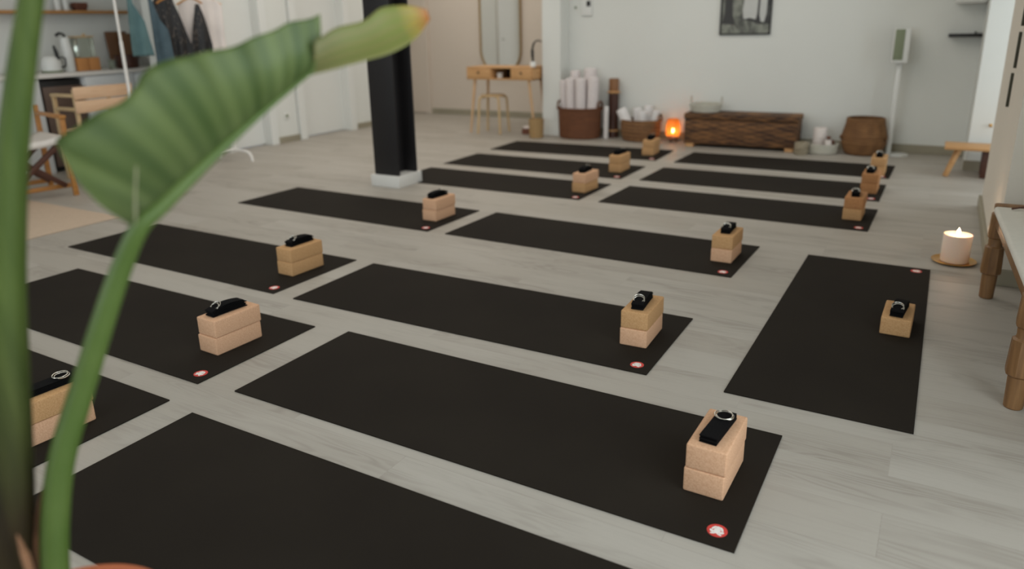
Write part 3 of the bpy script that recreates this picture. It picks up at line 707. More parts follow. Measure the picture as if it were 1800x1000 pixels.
# large rattan basket of rolled blankets
bx_, by_ = -3.585, 7.735
t = thing('rattan_basket', 'large red brown rattan basket holding upright rolled blankets', 'basket', (bx_, by_, 0))
p = coil([(0.205, 0.0), (0.215, 0.02), (0.226, 0.33)], 16, 0.004)
bm = B(); lathe(bm, hollow(p), 0, 0, 48, sx=1.12, sy=0.90); obj('body', bm, 'rattan', t, 60)
bm = B(); tube(bm, [(0.25 * math.cos(2 * PI * k / 40), 0.203 * math.sin(2 * PI * k / 40), 0.335) for k in range(40)], 0.011, 8, True); obj('rim', bm, 'rattan', t)
for s in (-1, 1):
    bm = B(); loop_handle(bm, s * 0.25, 0, 0.345, 0, 1, 0.13, 0.065, 0.011); obj('handle', bm, 'rattan', t)
BG = 'rolled pale blankets standing in the large rattan basket'
for dx, dy, r, h, w, tl in ((-0.18, 0.02, 0.052, 0.64, 'leftmost and slimmest', -0.05), (-0.076, -0.062, 0.054, 0.67, 'second from the pilaster', -0.02), (0.042, -0.07, 0.06, 0.67, 'third from the pilaster', 0.0), (0.160, -0.030, 0.062, 0.68, 'nearest the bamboo tube', 0.03), (-0.072, 0.06, 0.058, 0.745, 'tall, behind the second and third', -0.02), (0.07, 0.085, 0.072, 0.77, 'tallest, at the back', 0.03)):
    roll('rolled_blanket', 'pale rolled blanket in the rattan basket, ' + w, 'blanket', (bx_ + dx * 1.0 + 0.0, by_ + dy, 0.07), r, h - 0.07, 'blanket', (0, tl), BG)
roll('rolled_paper', 'white roll standing on the floor between rattan basket and bamboo tube', 'roll', (-3.27, 7.76, 0.0), 0.028, 0.36, 'towel')
# bamboo tube
t = thing('bamboo_tube', 'tall dark bamboo tube with a lighter brown top section', 'bamboo tube', (-3.235, 7.885, 0))
bm = B(); lathe(bm, [(0.058, 0), (0.06, 0.006), (0.058, 0.02), (0.056, 0.2), (0.056, 0.36), (0.058, 0.50)], 0, 0, 28); obj('lower_tube', bm, 'bamboo_dark', t)
bm = B(); lathe(bm, [(0.06, 0.07), (0.068, 0.075), (0.068, 0.085), (0.06, 0.09)], 0, 0, 28); lathe(bm, [(0.057, 0.495), (0.075, 0.502), (0.076, 0.512), (0.057, 0.52)], 0, 0, 28); obj('node_ring', bm, 'oak', t, label='pale node rings')
bm = B(); lathe(bm, [(0.054, 0.515), (0.055, 0.53), (0.056, 0.65), (0.054, 0.656), (0.046, 0.656), (0.044, 0.60)], 0, 0, 28); obj('upper_tube', bm, 'bamboo', t, label='lighter brown top section')
# medium basket of towels
mx, my = -2.865, 7.775
t = thing('banded_basket', 'medium banded basket filled with rolled white towels', 'basket', (mx, my, 0))
p = coil([(0.17, 0.0), (0.185, 0.02), (0.205, 0.12), (0.208, 0.235)], 12, 0.004)
bm = B(); lathe(bm, hollow(p), 0, 0, 48, sx=1.08, sy=0.84); obj('body', bm, 'water', t, 60)
bm = B(); loop_handle(bm, 0.222, 0, 0.24, 0, 1, 0.1, 0.05, 0.01); obj('handle', bm, 'water', t)
TG = 'rolled white towels in the banded basket'
for dx, dy, dz, r, h, tx, ty, w in ((-0.10, -0.045, 0.12, 0.058, 0.25, 0.0, -0.5, 'leaning out over the rim'), (-0.045, 0.06, 0.1, 0.048, 0.25, 0.05, -0.06, 'standing behind the leaning one'), (0.055, 0.075, 0.1, 0.05, 0.28, 0.0, 0.02, 'tallest, in the middle'), (0.035, -0.05, 0.1, 0.048, 0.225, 0.06, 0.03, 'short, in the middle front'), (0.135, 0.0, 0.10, 0.043, 0.235, 0.0, 0.2, 'nearest the orange lantern')):
    roll('rolled_towel', 'rolled white towel in the banded basket, ' + w, 'towel', (mx + dx, my + dy, dz), r, h, 'towel', (tx, ty), TG)
# lantern
lx, ly = -2.505, 7.80
t = thing('candle_lantern', 'small orange glass lantern glowing beside the wicker chest', 'lantern', (lx, ly, 0))
bm = B()
for k in range(3):
    a = 2 * PI * k / 3 + 0.4; tube(bm, [(0.05 * math.cos(a), 0.05 * math.sin(a), 0.0), (0.028 * math.cos(a), 0.028 * math.sin(a), 0.042)], 0.006, 8)
lathe(bm, [(0.05, 0.04), (0.064, 0.043), (0.066, 0.06), (0.05, 0.064)], 0, 0, 28); obj('base', bm, 'brown_box', t, label='brown lantern foot')
bm = B(); lathe(bm, [(0.06, 0.064), (0.073, 0.075), (0.078, 0.12), (0.075, 0.19), (0.062, 0.245), (0.058, 0.25), (0.055, 0.247), (0.07, 0.19), (0.073, 0.12), (0.068, 0.08), (0.056, 0.07)], 0, 0, 36, cap0=False, cap1=False); obj('glass_shade', bm, 'amber', t, 60, label='orange glass shade')
bm = B(); lathe(bm, [(0.018, 0.066), (0.02, 0.07), (0.02, 0.1), (0.004, 0.101)], 0, 0, 20); obj('tea_light', bm, 'wax', t)
bm = B(); lathe(bm, [(0.001, 0.100), (0.0085, 0.108), (0.011, 0.12), (0.008, 0.135), (0.0006, 0.148)], 0, 0, 14); obj('flame', bm, 'lantern_flame', t, 60)
# wicker chest
t = thing('wicker_chest', 'long dark wicker chest on pale wooden feet along the back wall', 'chest', (-1.76, 7.745, 0), math.radians(1.5))
W2, D2 = 0.555, 0.165
bm = B(); box(bm, -W2, W2, -D2, D2, 0.035, 0.285, 0.008, seg=3); obj('body', bm, 'chest', t)
bm = B(); box(bm, -W2 - 0.008, W2 + 0.008, -D2 - 0.008, D2 + 0.008, 0.288, 0.345, 0.01, seg=3); obj('lid', bm, 'chest', t)
for sx in (-1, 1):
    for sy in (-1, 1):
        bm = B(); box(bm, sx * (W2 - 0.06) - 0.04, sx * (W2 - 0.06) + 0.04, sy * (D2 - 0.04) - 0.04, sy * (D2 - 0.04) + 0.04, 0, 0.034, 0.003); obj('foot', bm, 'oak', t, label='pale wooden foot')
t = thing('tray_basket', 'low grey woven tray basket standing on the wicker chest', 'basket', (-2.14, 7.735, 0.346))
p = coil([(0.135, 0.0), (0.15, 0.012), (0.162, 0.085)], 6, 0.003); bm = B(); lathe(bm, hollow(p, 0.01), 0, 0, 44); obj('body', bm, 'grey_weave', t, 60)
for s in (-1, 1):
    bm = B(); loop_handle(bm, s * 0.16, 0, 0.085, 0, 1, 0.05, 0.075, 0.005); obj('handle', bm, 'grey_weave', t)
# low round tray with candles
tx, ty = -0.985, 7.70
t = thing('woven_tray', 'round pale woven tray holding white candles on the floor', 'tray', (tx, ty, 0))
p = coil([(0.142, 0.0), (0.155, 0.01), (0.164, 0.095)], 7, 0.003); bm = B(); lathe(bm, hollow(p, 0.01), 0, 0, 44, sy=0.9); obj('body', bm, 'grey_weave', t, 60)
bm = B(); lathe(bm, [(0.06, 0.0), (0.064, 0.005), (0.066, 0.1), (0.062, 0.115), (0.052, 0.118), (0.05, 0.1)], 0, 0, 30)
tag(obj('woven_cup', bm, 'pattern_weave', loc=(-1.135, 7.525, 0)), 'small zigzag patterned woven pot beside the round tray', 'pot')
for nm, dx, dy, r, h, lab in (('pillar_candle', -0.02, 0.03, 0.062, 0.225, 'fat white pillar candle in the round woven tray'), ('pillar_candle', 0.07, -0.05, 0.03, 0.12, 'short thin white candle in the round woven tray')):
    t = thing(nm, lab, 'candle', (tx + dx, ty + dy, 0.012)); bm = B(); lathe(bm, [(r - 0.003, 0), (r, 0.003), (r, h - 0.005), (r - 0.004, h), (r * 0.5, h - 0.004)], 0, 0, 28); obj('wax', bm, 'white_cloth', t, 60)
    bm = B(); tube(bm, [(0, 0, h - 0.005), (0.001, 0, h + 0.008)], 0.0015, 6); obj('wick', bm, 'black', t)
bm = B()
random.seed(3)
for k in range(7):
    a = 2 * PI * k / 7; lathe(bm, [(0.002, -0.012), (0.009, -0.004), (0.009, 0.006), (0.002, 0.013)], 0.013 * math.cos(a), 0.013 * math.sin(a), 8)
lathe(bm, [(0.004, -0.012), (0.012, 0.0), (0.006, 0.02)], 0, 0, 10)
tag(obj('pine_cone', bm, 'brown_box', loc=(tx + 0.07, ty - 0.05, 0.153)), 'small brown dried cone on top of the thin candle', 'cone')
bm = B(); lathe(bm, [(0.022, 0), (0.03, 0.006), (0.032, 0.07), (0.02, 0.085), (0.012, 0.11), (0.006, 0.112)], 0, 0, 18); tag(obj('brown_bottle', bm, 'brown_box', loc=(tx + 0.095, ty + 0.05, 0.012)), 'small brown bottle in the tray behind the thin candle', 'bottle')
# seagrass belly basket
t = thing('seagrass_basket', 'round seagrass belly basket beside the white speaker stand', 'basket', (-0.617, 7.775, 0))
p = coil([(0.138, 0.0), (0.165, 0.02), (0.196, 0.11), (0.198, 0.18), (0.172, 0.29), (0.166, 0.345)], 20, 0.004); bm = B(); lathe(bm, hollow(p), 0, 0, 52); obj('body', bm, 'seagrass', t, 60)
for s in (-1, 1):
    bm = B(); loop_handle(bm, s * 0.196, -0.06, 0.21, 0, 1, 0.09, -0.06, 0.009); obj('handle', bm, 'seagrass', t)
# speaker on stand
t = thing('speaker_stand', 'white floor speaker stand with a round base by the back wall', 'stand', (-0.325, 7.825, 0))
bm = B(); lathe(bm, [(0.098, 0), (0.10, 0.004), (0.098, 0.012), (0.02, 0.014)], 0, 0, 44); obj('base', bm, 'white_plastic', t)
bm = B(); box(bm, -0.092, -0.052, -0.02, 0.02, 0.012, 0.85, 0.006); obj('pole', bm, 'white_plastic', t)
t = thing('speaker', 'slim white speaker with grey green grille on the stand', 'speaker', (-0.415, 7.815, 0.85), math.radians(8))
bm = B(); box(bm, -0.055, 0.075, -0.06, 0.09, 0, 0.305, 0.008, seg=3); obj('cabinet', bm, 'white_plastic', t)
bm = B(); box(bm, -0.050, 0.030, -0.0655, -0.0595, 0.028, 0.298, 0.002); obj('grille', bm, 'grey_green', t, label='grey green grille')

# ------------------------------------------------------------------ dressing table bay
t = thing('dressing_table', 'light wooden dressing table with two drawers under the mirror', 'table', (0, 0, 0))
x0, x1, y0, y1, z0, z1 = -5.01, -4.105, 7.58, 8.0, 0.638, 0.785
bm = B(); box(bm, x0, x1, y0, y1, z1 - 0.016, z1, 0.003); box(bm, x0, x1, y0 + 0.004, y1, z0, z0 + 0.014, 0.002); box(bm, x0, x0 + 0.016, y0 + 0.004, y1, z0, z1, 0.002); box(bm, x1 - 0.016, x1, y0 + 0.004, y1, z0, z1, 0.002); box(bm, x0, x1, y1 - 0.014, y1, z0, z1, 0.002)
for x in (-4.672, -4.395): box(bm, x - 0.007, x + 0.007, y0 + 0.006, y1, z0, z1, 0.001)
obj('case', bm, 'oak', t)
bm = B(); box(bm, -4.665, -4.402, y1 - 0.02, y1 - 0.012, z0 + 0.014, z1 - 0.016); obj('back_panel', bm, 'black', t, label='dark back of the open compartment')
for a, b in ((x0 + 0.018, -4.680), (-4.387, x1 - 0.018)):
    bm = B(); box(bm, a, b, y0 - 0.002, y0 + 0.02, z0 + 0.016, z1 - 0.018, 0.003); dr = obj('drawer', bm, 'oak', t)
    bm = B(); lathe(bm, [(0.006, 0), (0.006, 0.012), (0.012, 0.016), (0.012, 0.022), (0.004, 0.025)], 0, 0, 14, mtx=Matrix.Translation(((a + b) / 2, y0 - 0.001, (z0 + z1) / 2 + 0.01)) @ Matrix.Rotation(PI / 2, 4, 'X')); obj('knob', bm, 'black', dr, label='black knob')
for a, b in (((-4.93, 7.64), (-4.99, 7.60)), ((-4.19, 7.64), (-4.12, 7.65)), ((-4.93, 7.94), (-4.98, 7.98)), ((-4.19, 7.94), (-4.14, 7.98))):
    bm = B(); tube(bm, [(a[0], a[1], z0), (b[0], b[1], 0.0)], [0.02, 0.012], 12); obj('leg', bm, 'oakz', t)
bm = B(); lathe(bm, [(0.03, 0), (0.034, 0.004), (0.038, 0.06), (0.036, 0.062), (0.03, 0.01)], 0, 0, 20); tag(obj('cup', bm, 'white_plastic', loc=(-4.60, 7.68, z0 + 0.0145)), 'small white cup inside the dressing table compartment', 'cup')
t = thing('desk_lamp', 'small black gooseneck lamp on a white foot on the dressing table', 'lamp', (-4.150, 7.67, z1))
bm = B(); lathe(bm, [(0.03, 0), (0.034, 0.004), (0.034, 0.055), (0.03, 0.06), (0.008, 0.062)], 0, 0, 20); obj('base', bm, 'white_plastic', t, label='white foot')
bm = B(); tube(bm, smooth_path([(0, 0, 0.06), (-0.004, 0, 0.12), (-0.005, 0, 0.2), (0.02, 0, 0.27), (0.07, 0, 0.295), (0.11, 0, 0.28)], 6), [0.014] * 6 + [0.018] * 6 + [0.012] * 6 + [0.008] * 13, 10); obj('neck', bm, 'black', t)
# mirror on the bay wall
def rrect(w, h, r, n=10):
    out = []
    for cx, cz, a0 in ((w / 2 - r, h / 2 - r, 0), (-w / 2 + r, h / 2 - r, PI / 2), (-w / 2 + r, -h / 2 + r, PI), (w / 2 - r, -h / 2 + r, 1.5 * PI)):
        for k in range(n + 1): a = a0 + PI / 2 * k / n; out.append((cx + r * math.cos(a), cz + r * math.sin(a)))
    return out
t = thing('wall_mirror', 'tall rounded wall mirror in a thin brass frame above the dressing table', 'mirror', (-5.43, YBAY, 1.275))
pts = rrect(0.655, 1.36, 0.325, 14); bm = B()
rg = [[bm.verts.new((x * (1 - k / 0.33), y, z * (1 - k / 0.68))) for x, z in pts] for k, y in ((0, -0.002), (0, -0.045), (0.012, -0.045), (0.014, -0.004))]
for a, b in zip(rg, rg[1:] + rg[:1]):
    for i in range(len(pts)): bm.faces.new((a[i], a[(i + 1) % len(pts)], b[(i + 1) % len(pts)], b[i]))
obj('frame', bm, 'bronze', t)
bm = B(); f = bm.faces.new([bm.verts.new((x * 0.958, -0.026, z * 0.979)) for x, z in pts]); r = bmesh.ops.extrude_face_region(bm, geom=[f])
for e in r['geom']:
    if isinstance(e, bmesh.types.BMVert): e.co.y = -0.002
obj('glass', bm, 'mirror', t, 20, label='mirror glass')
# stool
t = thing('stool', 'low bentwood stool standing in front of the dressing table', 'stool', (-4.72, 7.70, 0), math.radians(8))
bm = B(); lathe(bm, [(0.145, 0.438), (0.15, 0.442), (0.15, 0.452), (0.145, 0.456), (0.02, 0.456)], 0, 0, 36); obj('seat', bm, 'beech', t)
for k in range(4):
    a = PI / 4 + k * PI / 2; c_, s_ = math.cos(a), math.sin(a)
    bm = B(); tube(bm, smooth_path([(0.10 * c_, 0.10 * s_, 0.43), (0.155 * c_, 0.155 * s_, 0.428), (0.178 * c_, 0.178 * s_, 0.39), (0.19 * c_, 0.19 * s_, 0.2), (0.205 * c_, 0.205 * s_, 0.0)], 5), 0.0145, 10); obj('leg', bm, 'beech', t)
bm = B(); p = coil([(0.075, 0.0), (0.078, 0.01), (0.088, 0.215)], 12, 0.002); lathe(bm, hollow(p, 0.008), 0, 0, 32)
tag(obj('wicker_bin', bm, 'pale_weave', loc=(-4.035, 7.52, 0), smooth=60), 'pale wicker waste bin between dressing table and rattan basket', 'bin')
t = thing('storage_jar', 'small brown jar with a whitish top under the dressing table', 'jar', (-4.285, 7.76, 0))
bm = B(); lathe(bm, [(0.06, 0), (0.068, 0.006), (0.066, 0.06), (0.05, 0.068)], 0, 0, 24); obj('body', bm, 'brown_box', t)
bm = B(); lathe(bm, [(0.05, 0.068), (0.054, 0.07), (0.04, 0.09), (0.01, 0.096)], 0, 0, 24); obj('lid', bm, 'white_cloth', t, label='whitish lid')

# ------------------------------------------------------------------ left side: socket, rug, rack, kitchen niche
t = thing('wall_socket', 'white wall socket between the two white doors', 'socket', (-6.57, 6.135, 0.30))
bm = B(); box(bm, 0, 0.008, -0.04, 0.04, -0.04, 0.04, 0.003); obj('plate', bm, 'white_plastic', t)
bm = B(); lathe(bm, [(0.02, 0), (0.02, 0.0095), (0.003, 0.0096)], 0, 0, 20, mtx=Matrix.Rotation(PI / 2, 4, 'Y')); obj('insert', bm, 'grey_green', t, label='grey socket insert')
bm = B(); box(bm, -6.95, -4.98, 0.9, 3.0, 0.0, 0.009, 0.003); tag(obj('rug', bm, 'rug'), 'cream flat rug on the floor by the folding chair', 'rug')
# clothes rack
t = thing('clothes_rack', 'white metal clothes rack with hanging garments before the left wall', 'clothes rack', (0, 0, 0))
RX = -6.16; RY0, RY1 = 3.99, 5.02; RZ = 1.66
for y in (RY0, RY1):
    bm = B(); tube(bm, [(RX, y, 0.1), (RX, y, 1.19)], 0.0145, 12); tube(bm, [(RX, y, 1.19), (RX, y, RZ)], 0.011, 12); obj('pole', bm, 'white_metal', t)
    bm = B(); tube(bm, smooth_path([(RX - 0.24, y, 0.0), (RX - 0.225, y, 0.06), (RX - 0.16, y, 0.095), (RX, y, 0.1), (RX + 0.16, y, 0.095), (RX + 0.225, y, 0.06), (RX + 0.24, y, 0.0)], 5), 0.0135, 10); obj('foot', bm, 'white_metal', t)
bm = B(); tube(bm, [(RX, RY0 - 0.03, RZ), (RX, RY1 + 0.06, RZ)], 0.012, 12); obj('rail', bm, 'white_metal', t)
bm = B(); tube(bm, [(RX, RY0, 0.11), (RX, RY1, 0.11)], 0.011, 12); obj('brace', bm, 'white_metal', t)
def hanger(y, z, label, ang, ch):
    t = thing('clothes_hanger', label, 'hanger', (RX, y, z), ang, 'wooden hangers on the clothes rack')
    bm = B(); tube(bm, smooth_path([(-0.2, 0, -0.09), (-0.1, 0, -0.035), (0, 0, 0.0), (0.1, 0, -0.035), (0.2, 0, -0.09)], 5), 0.009, 8); obj('shoulder_bar', bm, ch, t)
    bm = B(); tube(bm, smooth_path([(0, 0, 0), (0, 0, 0.04), (0.016, 0, 0.055), (0.02, 0, 0.075), (0, 0, RZ - z + 0.014)], 4), 0.0025, 8); obj('hook', bm, 'steel', t, label='steel hook')
hanger(4.62, 1.595, 'wooden hanger carrying the black sequin dress', R_(70), 'honey')
hanger(4.83, 1.585, 'wooden hanger carrying the white blouse', R_(65), 'oak')
def garment(name, label, y, ang, outline, m, fold=0.012, n=40, dy=0.0, ztop=1.5):
    """hanging cloth: outline gives (z, left edge, right edge) rows; folds deepen towards the hem; real thickness"""
    bm = B(); zs = [r[0] for r in outline]; rows = []; nz = 26
    for i in range(nz + 1):
        z = zs[0] + (zs[-1] - zs[0]) * i / nz; j = 0
        while j < len(outline) - 2 and outline[j + 1][0] > z: j += 1
        a, b = outline[j], outline[j + 1]; t = (a[0] - z) / max(a[0] - b[0], 1e-9); l = a[1] + (b[1] - a[1]) * t; r = a[2] + (b[2] - a[2]) * t
        rows.append([bm.verts.new((l + (r - l) * k / n, fold * math.sin((l + (r - l) * k / n) * 62 + i * 0.05) * (0.4 + 0.8 * i / nz) + 0.004 * math.sin(i * 0.6), z)) for k in range(n + 1)])
    for a, b in zip(rows, rows[1:]):
        for k in range(n): bm.faces.new((a[k], a[k + 1], b[k + 1], b[k]))
    o = obj(name, bm, m, smooth=180, loc=(RX, y, 0), rz=ang); s = o.modifiers.new('thickness', 'SOLIDIFY'); s.thickness = 0.012; s.offset = 0
    return tag(o, label, 'clothing', 'garments on the clothes rack')
garment('teal_top', 'teal green top hanging next to the rack pole', 4.13, R_(60), [(1.64, -0.012, 0.012), (1.5, -0.02, 0.02), (1.36, -0.03, 0.09), (1.15, -0.04, 0.12), (1.06, -0.04, 0.13)], 'teal')
garment('denim_apron', 'blue denim apron hanging beside the teal top', 4.32, R_(60), [(1.64, -0.012, 0.012), (1.5, -0.01, 0.025), (1.36, -0.01, 0.06), (1.27, -0.01, 0.12), (1.0, -0.01, 0.135), (0.6, -0.01, 0.14)], 'denim')
bmx = [(1.57, -0.20, -0.06), (1.5, -0.235, -0.045), (1.2, -0.255, 0.04), (0.95, -0.265, 0.09), (0.55, -0.27, 0.1)]
d1 = thing('sequin_dress', 'black sequin dress with deep neckline on a wooden hanger', 'clothing', (0, 0, 0), 0, 'garments on the clothes rack')
def panel(nm, outline, y, ang, dyy):
    o = garment(nm, 'x', y, ang, outline, 'sequin'); del o['label']; del o['category']; del o['group']; o.parent = d1; o.location.y += dyy
panel('front_panel', bmx, 4.62, R_(66), 0.0)
panel('side_panel', [(1.5, 0.135, 0.165), (1.4, 0.115, 0.195), (1.25, 0.075, 0.225), (1.12, 0.05, 0.245), (0.95, 0.098, 0.22), (0.55, 0.108, 0.22)], 4.62, R_(66), 0.0)
garment('white_blouse', 'white blouse with soft pleats hanging at the far end of the rack', 4.83, R_(62), [(1.56, -0.09, 0.12), (1.49, -0.19, 0.2), (1.2, -0.17, 0.19), (0.8, -0.17, 0.2)], 'white_cloth', 0.008)
# niche: worktop, cabinet, fridge
CF, CZ = -7.2, 0.905
sb = B(); box(sb, -7.845, CF + 0.02, 2.4, 5.28, CZ - 0.035, CZ, 0.004); tag(obj('worktop', sb, 'worktop'), 'white worktop along the kitchen niche', 'worktop')
t = thing('kitchen_cabinet', 'white base cabinet under the worktop beside the dark fridge', 'cabinet', (0, 0, 0))
bm = B(); box(bm, -7.845, CF - 0.02, 4.22, 5.28, 0.0, CZ - 0.036, 0.003); obj('body', bm, 'cabinet', t)
for a, b in ((4.23, 4.74), (4.75, 5.27)):
    bm = B(); box(bm, CF - 0.018, CF, a, b, 0.08, CZ - 0.04, 0.003); obj('door', bm, 'cabinet', t)
t = thing('cabinet_panel', 'white cabinet with a plain front left of the dark fridge', 'cabinet', (0, 0, 0))
bm = B(); box(bm, -7.845, CF, 2.4, 3.80, 0.0, CZ - 0.036, 0.004); obj('body', bm, 'cabinet', t)
t = thing('fridge', 'dark graphite fridge built in under the white worktop', 'fridge', (0, 0, 0))
bm = B(); box(bm, -7.84, CF - 0.04, 3.82, 4.20, 0.02, 0.85, 0.004); obj('body', bm, 'black', t)
bm = B(); box(bm, CF - 0.038, CF, 3.825, 4.195, 0.05, 0.79, 0.008); obj('door', bm, 'fridge', t, label='graphite brown door')
# on the worktop
t = thing('kettle', 'white kettle with black upright handle on the worktop', 'kettle', (-7.45, 4.08, CZ), R_(40))
bm = B(); lathe(bm, [(0.085, 0), (0.09, 0.004), (0.09, 0.016), (0.086, 0.02)], 0, 0, 32); obj('base', bm, 'grey_green', t, label='dark kettle base')
bm = B(); lathe(bm, [(0.084, 0.02), (0.088, 0.03), (0.086, 0.09), (0.07, 0.135), (0.05, 0.152), (0.01, 0.158)], 0, 0, 32); obj('body', bm, 'white_plastic', t, 60)
bm = B(); tube(bm, smooth_path([(0.088, 0, 0.05), (0.125, 0, 0.06), (0.13, 0, 0.13), (0.095, 0, 0.14), (0.07, 0, 0.13)], 5), 0.007, 8); tube(bm, [(0.07, 0, 0.12), (0.062, 0, 0.19), (0.05, 0, 0.25)], [0.016, 0.018, 0.01], 10); obj('handle', bm, 'black', t, label='black handle')
t = thing('white_bottle', 'tall white bottle with a black spout on the worktop', 'bottle', (-7.45, 4.25, CZ))
bm = B(); lathe(bm, [(0.05, 0), (0.054, 0.004), (0.054, 0.19), (0.048, 0.23), (0.04, 0.29), (0.036, 0.32), (0.01, 0.325)], 0, 0, 28); obj('body', bm, 'white_plastic', t, 60)
bm = B(); tube(bm, smooth_path([(0, 0, 0.32), (0, 0, 0.345), (-0.02, -0.03, 0.36), (-0.035, -0.06, 0.335)], 4), [0.012] * 8 + [0.014] * 5, 10); obj('spout', bm, 'black', t, label='black spout')
for y, w in ((4.36, 'nearer the white bottle'), (4.475, 'nearer the wooden boards')):
    bm = B(); box(bm, -7.51, -7.39, y - 0.055, y + 0.055, CZ, CZ + 0.125, 0.004); tag(obj('card_box', bm, 'card'), 'small brown cardboard box under the glass jar, ' + w, 'box', 'cardboard boxes on the worktop')
t = thing('glass_jar', 'square clear glass drinks jar standing on two cardboard boxes', 'jar', (-7.45, 4.415, CZ + 0.126))
bm = B(); box(bm, -0.075, 0.075, -0.085, 0.085, 0, 0.19, 0.02, seg=3); obj('body', bm, 'glass', t, 60)
bm = B(); box(bm, -0.078, 0.078, -0.088, 0.088, 0.191, 0.205, 0.006); lathe(bm, [(0.012, 0.204), (0.018, 0.222), (0.006, 0.228)], 0, 0.03, 14); obj('lid', bm, 'beech', t, label='pale lid')
for dx, y, w, h in ((-7.72, 4.98, 0.12, 0.37), (-7.67, 5.06, 0.075, 0.345)):
    bm = B(); box(bm, -0.012, 0.012, -w, w, 0, h, 0.008); o = obj('wooden_board', bm, 'boards', loc=(dx, y, CZ)); o.rotation_euler.y = -0.12
    tag(o, 'brown wooden board leaning on the niche wall, ' + ('broader one behind' if w > 0.06 else 'narrower one in front'), 'board', 'wooden boards on the worktop')
t = thing('dark_basket', 'dark brown round basket on the worktop before the boards', 'basket', (-7.45, 4.86, CZ))
bm = B(); lathe(bm, hollow(coil([(0.09, 0.0), (0.105, 0.01), (0.115, 0.13)], 8, 0.003), 0.01), 0, 0, 30); obj('body', bm, 'bamboo_dark', t, 60)
bm = B(); loop_handle(bm, 0, 0.11, 0.12, 1, 0, 0.08, 0.06, 0.007); obj('handle', bm, 'bamboo_dark', t)
bm = B(); lathe(bm, [(0.03, 0), (0.034, 0.004), (0.04, 0.09), (0.037, 0.092), (0.03, 0.01)], 0, 0, 20); tag(obj('cup', bm, 'glass', loc=(-7.40, 4.66, CZ)), 'small clear glass beside the dark basket on the worktop', 'glass')
# wall shelf
bm = B(); box(bm, -7.85, -7.66, 3.3, 5.17, 1.452, 1.482, 0.003); tag(obj('wall_shelf', bm, 'shelf'), 'long brown wooden shelf above the worktop', 'shelf')
bm = B(); box(bm, -7.80, -7.70, 4.57, 4.70, 1.51, 1.56, 0.008); box(bm, -7.79, -7.71, 4.58, 4.69, 1.482, 1.51, 0.003); tag(obj('small_box', bm, 'brown_box'), 'small dark red brown box on the wooden shelf', 'box')
for y, w in ((4.42, 'nearer the plant stalk'), (4.50, 'nearer the red brown box')):
    bm = B(); lathe(bm, [(0.028, 0), (0.03, 0.004), (0.03, 0.11), (0.012, 0.14), (0.012, 0.17), (0.004, 0.172)], 0, 0, 18); tag(obj('white_jar', bm, 'white_plastic', loc=(-7.755, y, 1.482)), 'small white bottle on the wooden shelf, ' + w, 'bottle', 'white bottles on the shelf')

# folding wooden armchair with canvas seat
t = thing('folding_chair', 'honey coloured folding chair with crossed dark legs and white canvas seat', 'chair', (-6.33, 3.10, 0), R_(80))
for s in (-1, 1):
    for nm, y in (('front_leg', -0.255), ('rear_leg', 0.285)):
        bm = B(); bar(bm, (s * 0.25, y, 0.0 if s > 0 else 0.0095), (s * 0.25, y, 0.62 if y < 0 else 0.70), 0.036, 0.034); obj(nm, bm, 'honey', t)
    bm = B(); bar(bm, (s * 0.25, -0.285, 0.633), (s * 0.25, 0.268, 0.633), 0.05, 0.026, 0.006); obj('armrest', bm, 'honey', t)
for nm, y in (('front_stretcher', -0.14), ('rear_stretcher', 0.24)):
    bm = B(); bar(bm, (-0.26, y, 0.07), (0.26, y, 0.07), 0.03, 0.034); obj(nm, bm, 'honey', t)
for y in (-0.20, 0.16):
    for s in (-1, 1):
        bm = B(); bar(bm, (-s * 0.215, y + 0.018 * s, 0.425), (s * 0.215, y + 0.018 * s, 0.075), 0.03, 0.04); obj('cross_leg', bm, 'dark_wood', t, label='dark brown crossed leg')
bm = B()
g = [[bm.verts.new((-0.245 + 0.49 * i / 12, -0.25 + 0.5 * j / 6, 0.462 - 0.035 * (1 - ((i - 6) / 6) ** 2))) for j in range(7)] for i in range(13)]
for i in range(12):
    for j in range(6): bm.faces.new((g[i][j], g[i + 1][j], g[i + 1][j + 1], g[i][j + 1]))
o = obj('seat', bm, 'canvas', t, 180, label='white canvas seat'); s = o.modifiers.new('thickness', 'SOLIDIFY'); s.thickness = 0.045; s.offset = 0
# second chair: pale wooden armchair, its plank back turned to the room
t = thing('plank_back_chair', 'pale wooden armchair with its plank back turned to the room', 'chair', (-6.63, 3.94, 0), R_(-90))
for s in (-1, 1):
    bm = B(); bar(bm, (s * 0.25, -0.17, 0.0), (s * 0.25, -0.17, 0.735), 0.03, 0.03); obj('front_leg', bm, 'beech', t)
    bm = B(); bar(bm, (s * 0.25, 0.15, 0.0), (s * 0.25, 0.15, 0.80), 0.03, 0.03); obj('rear_leg', bm, 'beech', t)
    bm = B(); bar(bm, (s * 0.25, -0.19, 0.747), (s * 0.25, 0.15, 0.747), 0.042, 0.026); obj('armrest', bm, 'beech', t)
    bm = B(); bar(bm, (s * 0.25, -0.17, 0.63), (s * 0.25, 0.15, 0.63), 0.024, 0.03); obj('side_rail', bm, 'beech', t)
bm = B()
for k in range(2): box(bm, -0.27, 0.27, 0.166, 0.186, 0.60 + 0.115 * k, 0.705 + 0.115 * k, 0.004)
obj('backrest', bm, 'pine', t)
bm = B()
for k in range(4): box(bm, -0.235, 0.235, -0.17 + 0.078 * k, -0.10 + 0.078 * k, 0.42, 0.44, 0.003)
obj('seat', bm, 'pine', t)

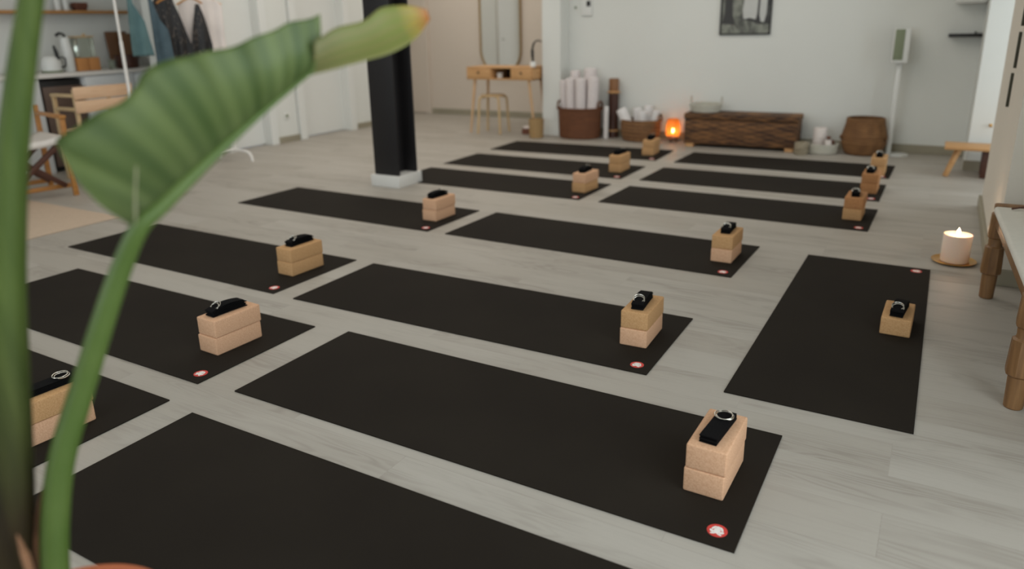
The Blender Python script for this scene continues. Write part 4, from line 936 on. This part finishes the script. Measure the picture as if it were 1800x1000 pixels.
# ------------------------------------------------------------------ light: daylight at the windows, flames, added ceiling fill
def area(name, loc, rot, sx, sy, e, col):
    l = bpy.data.lights.new(name, 'AREA'); l.shape = 'RECTANGLE'; l.size = sx; l.size_y = sy; l.energy = e; l.color = col
    o = bpy.data.objects.new(name, l); C.objects.link(o); o.location = loc; o.rotation_euler = rot; return o
DAY = (0.88, 0.97, 1.0); K = 1.0
E_REAR, E_RIGHT, E_NICHE = (36, 32), (34, 42), (18,)
WARM = (1.0, 0.94, 0.86)
for (a, b), e in zip(REAR, E_REAR): area('daylight', ((a + b) / 2, -2.66, 1.52), (PI / 2, 0, 0), b - a - 0.06, 2.0, e * K, DAY)
for (a, b), e in zip(RIGHT, E_RIGHT): area('daylight', (RXW + 0.13, (a + b) / 2, 1.4), (0, PI / 2, 0), 2.35, b - a - 0.06, e * K, DAY)
for (a, b), e in zip(NICHE, E_NICHE): area('daylight', (1.38, (a + b) / 2, 1.3), (0, PI / 2, 0), 2.3, b - a - 0.06, e * K, DAY)
for x, y, sx, sy, e in ((-4.8, 5.4, 2.4, 3.0, 39), (-1.9, 5.8, 2.0, 2.6, 27), (-3.2, 2.4, 3.0, 2.4, 22), (-5.6, 8.3, 2.0, 1.0, 18)): area('added_ceiling_fill', (x, y, H - 0.02), (0, 0, 0), sx, sy, e, WARM)  # unseen warm fill panels, added to brighten the back and left
def point(loc, e, r, col):
    l = bpy.data.lights.new('flame_glow', 'POINT'); l.energy = e; l.shadow_soft_size = r; l.color = col
    o = bpy.data.objects.new('flame_glow', l); C.objects.link(o); o.location = loc
point((0.158, 4.41, 0.20), 0.45, 0.008, (1.0, 0.66, 0.42)); point((lx if False else -2.505, 7.80, 0.135), 0.30, 0.012, (1.0, 0.72, 0.42))
w = bpy.data.worlds.new('sky'); S.world = w; w.use_nodes = True
w.node_tree.nodes['Background'].inputs[0].default_value = (0.8, 0.88, 1.0, 1); w.node_tree.nodes['Background'].inputs[1].default_value = 1.0

# ------------------------------------------------------------------ camera
cd = bpy.data.cameras.new('camera'); cam = bpy.data.objects.new('camera', cd); C.objects.link(cam); S.camera = cam
F_, PITCH, ROLL, HC, CY = 1293.1744, 0.29683462, -0.02112023, 1.26164382, 438.15077
cp, sp = math.cos(PITCH), math.sin(PITCH); cr, sr = math.cos(ROLL), math.sin(ROLL); t_ = math.radians(-30.3); ct, st = math.cos(t_), math.sin(t_)
def room(v): return Vector((v[0] * ct + v[1] * st, -v[0] * st + v[1] * ct, v[2]))
f = Vector((0, cp, -sp)); u = Vector((0, sp, cp)); r = Vector((1, 0, 0))
r2 = r * cr + u * sr; u2 = -r * sr + u * cr
mw = Matrix((room(r2), room(u2), -room(f))).transposed().to_4x4(); mw.translation = (0, 0, HC); cam.matrix_world = mw
cd.sensor_width = 36.0; cd.sensor_fit = 'HORIZONTAL'; cd.lens = F_ / 1800 * 36; cd.shift_y = (CY - 500) / 1800; cd.clip_start = 0.05
cd.dof.use_dof = True; cd.dof.focus_distance = 2.45; cd.dof.aperture_fstop = 1.5

S.view_settings.view_transform = 'Standard'; S.view_settings.look = 'None'; S.view_settings.gamma = 1.0; S.view_settings.use_curve_mapping = False
S.view_settings.exposure = 0.0
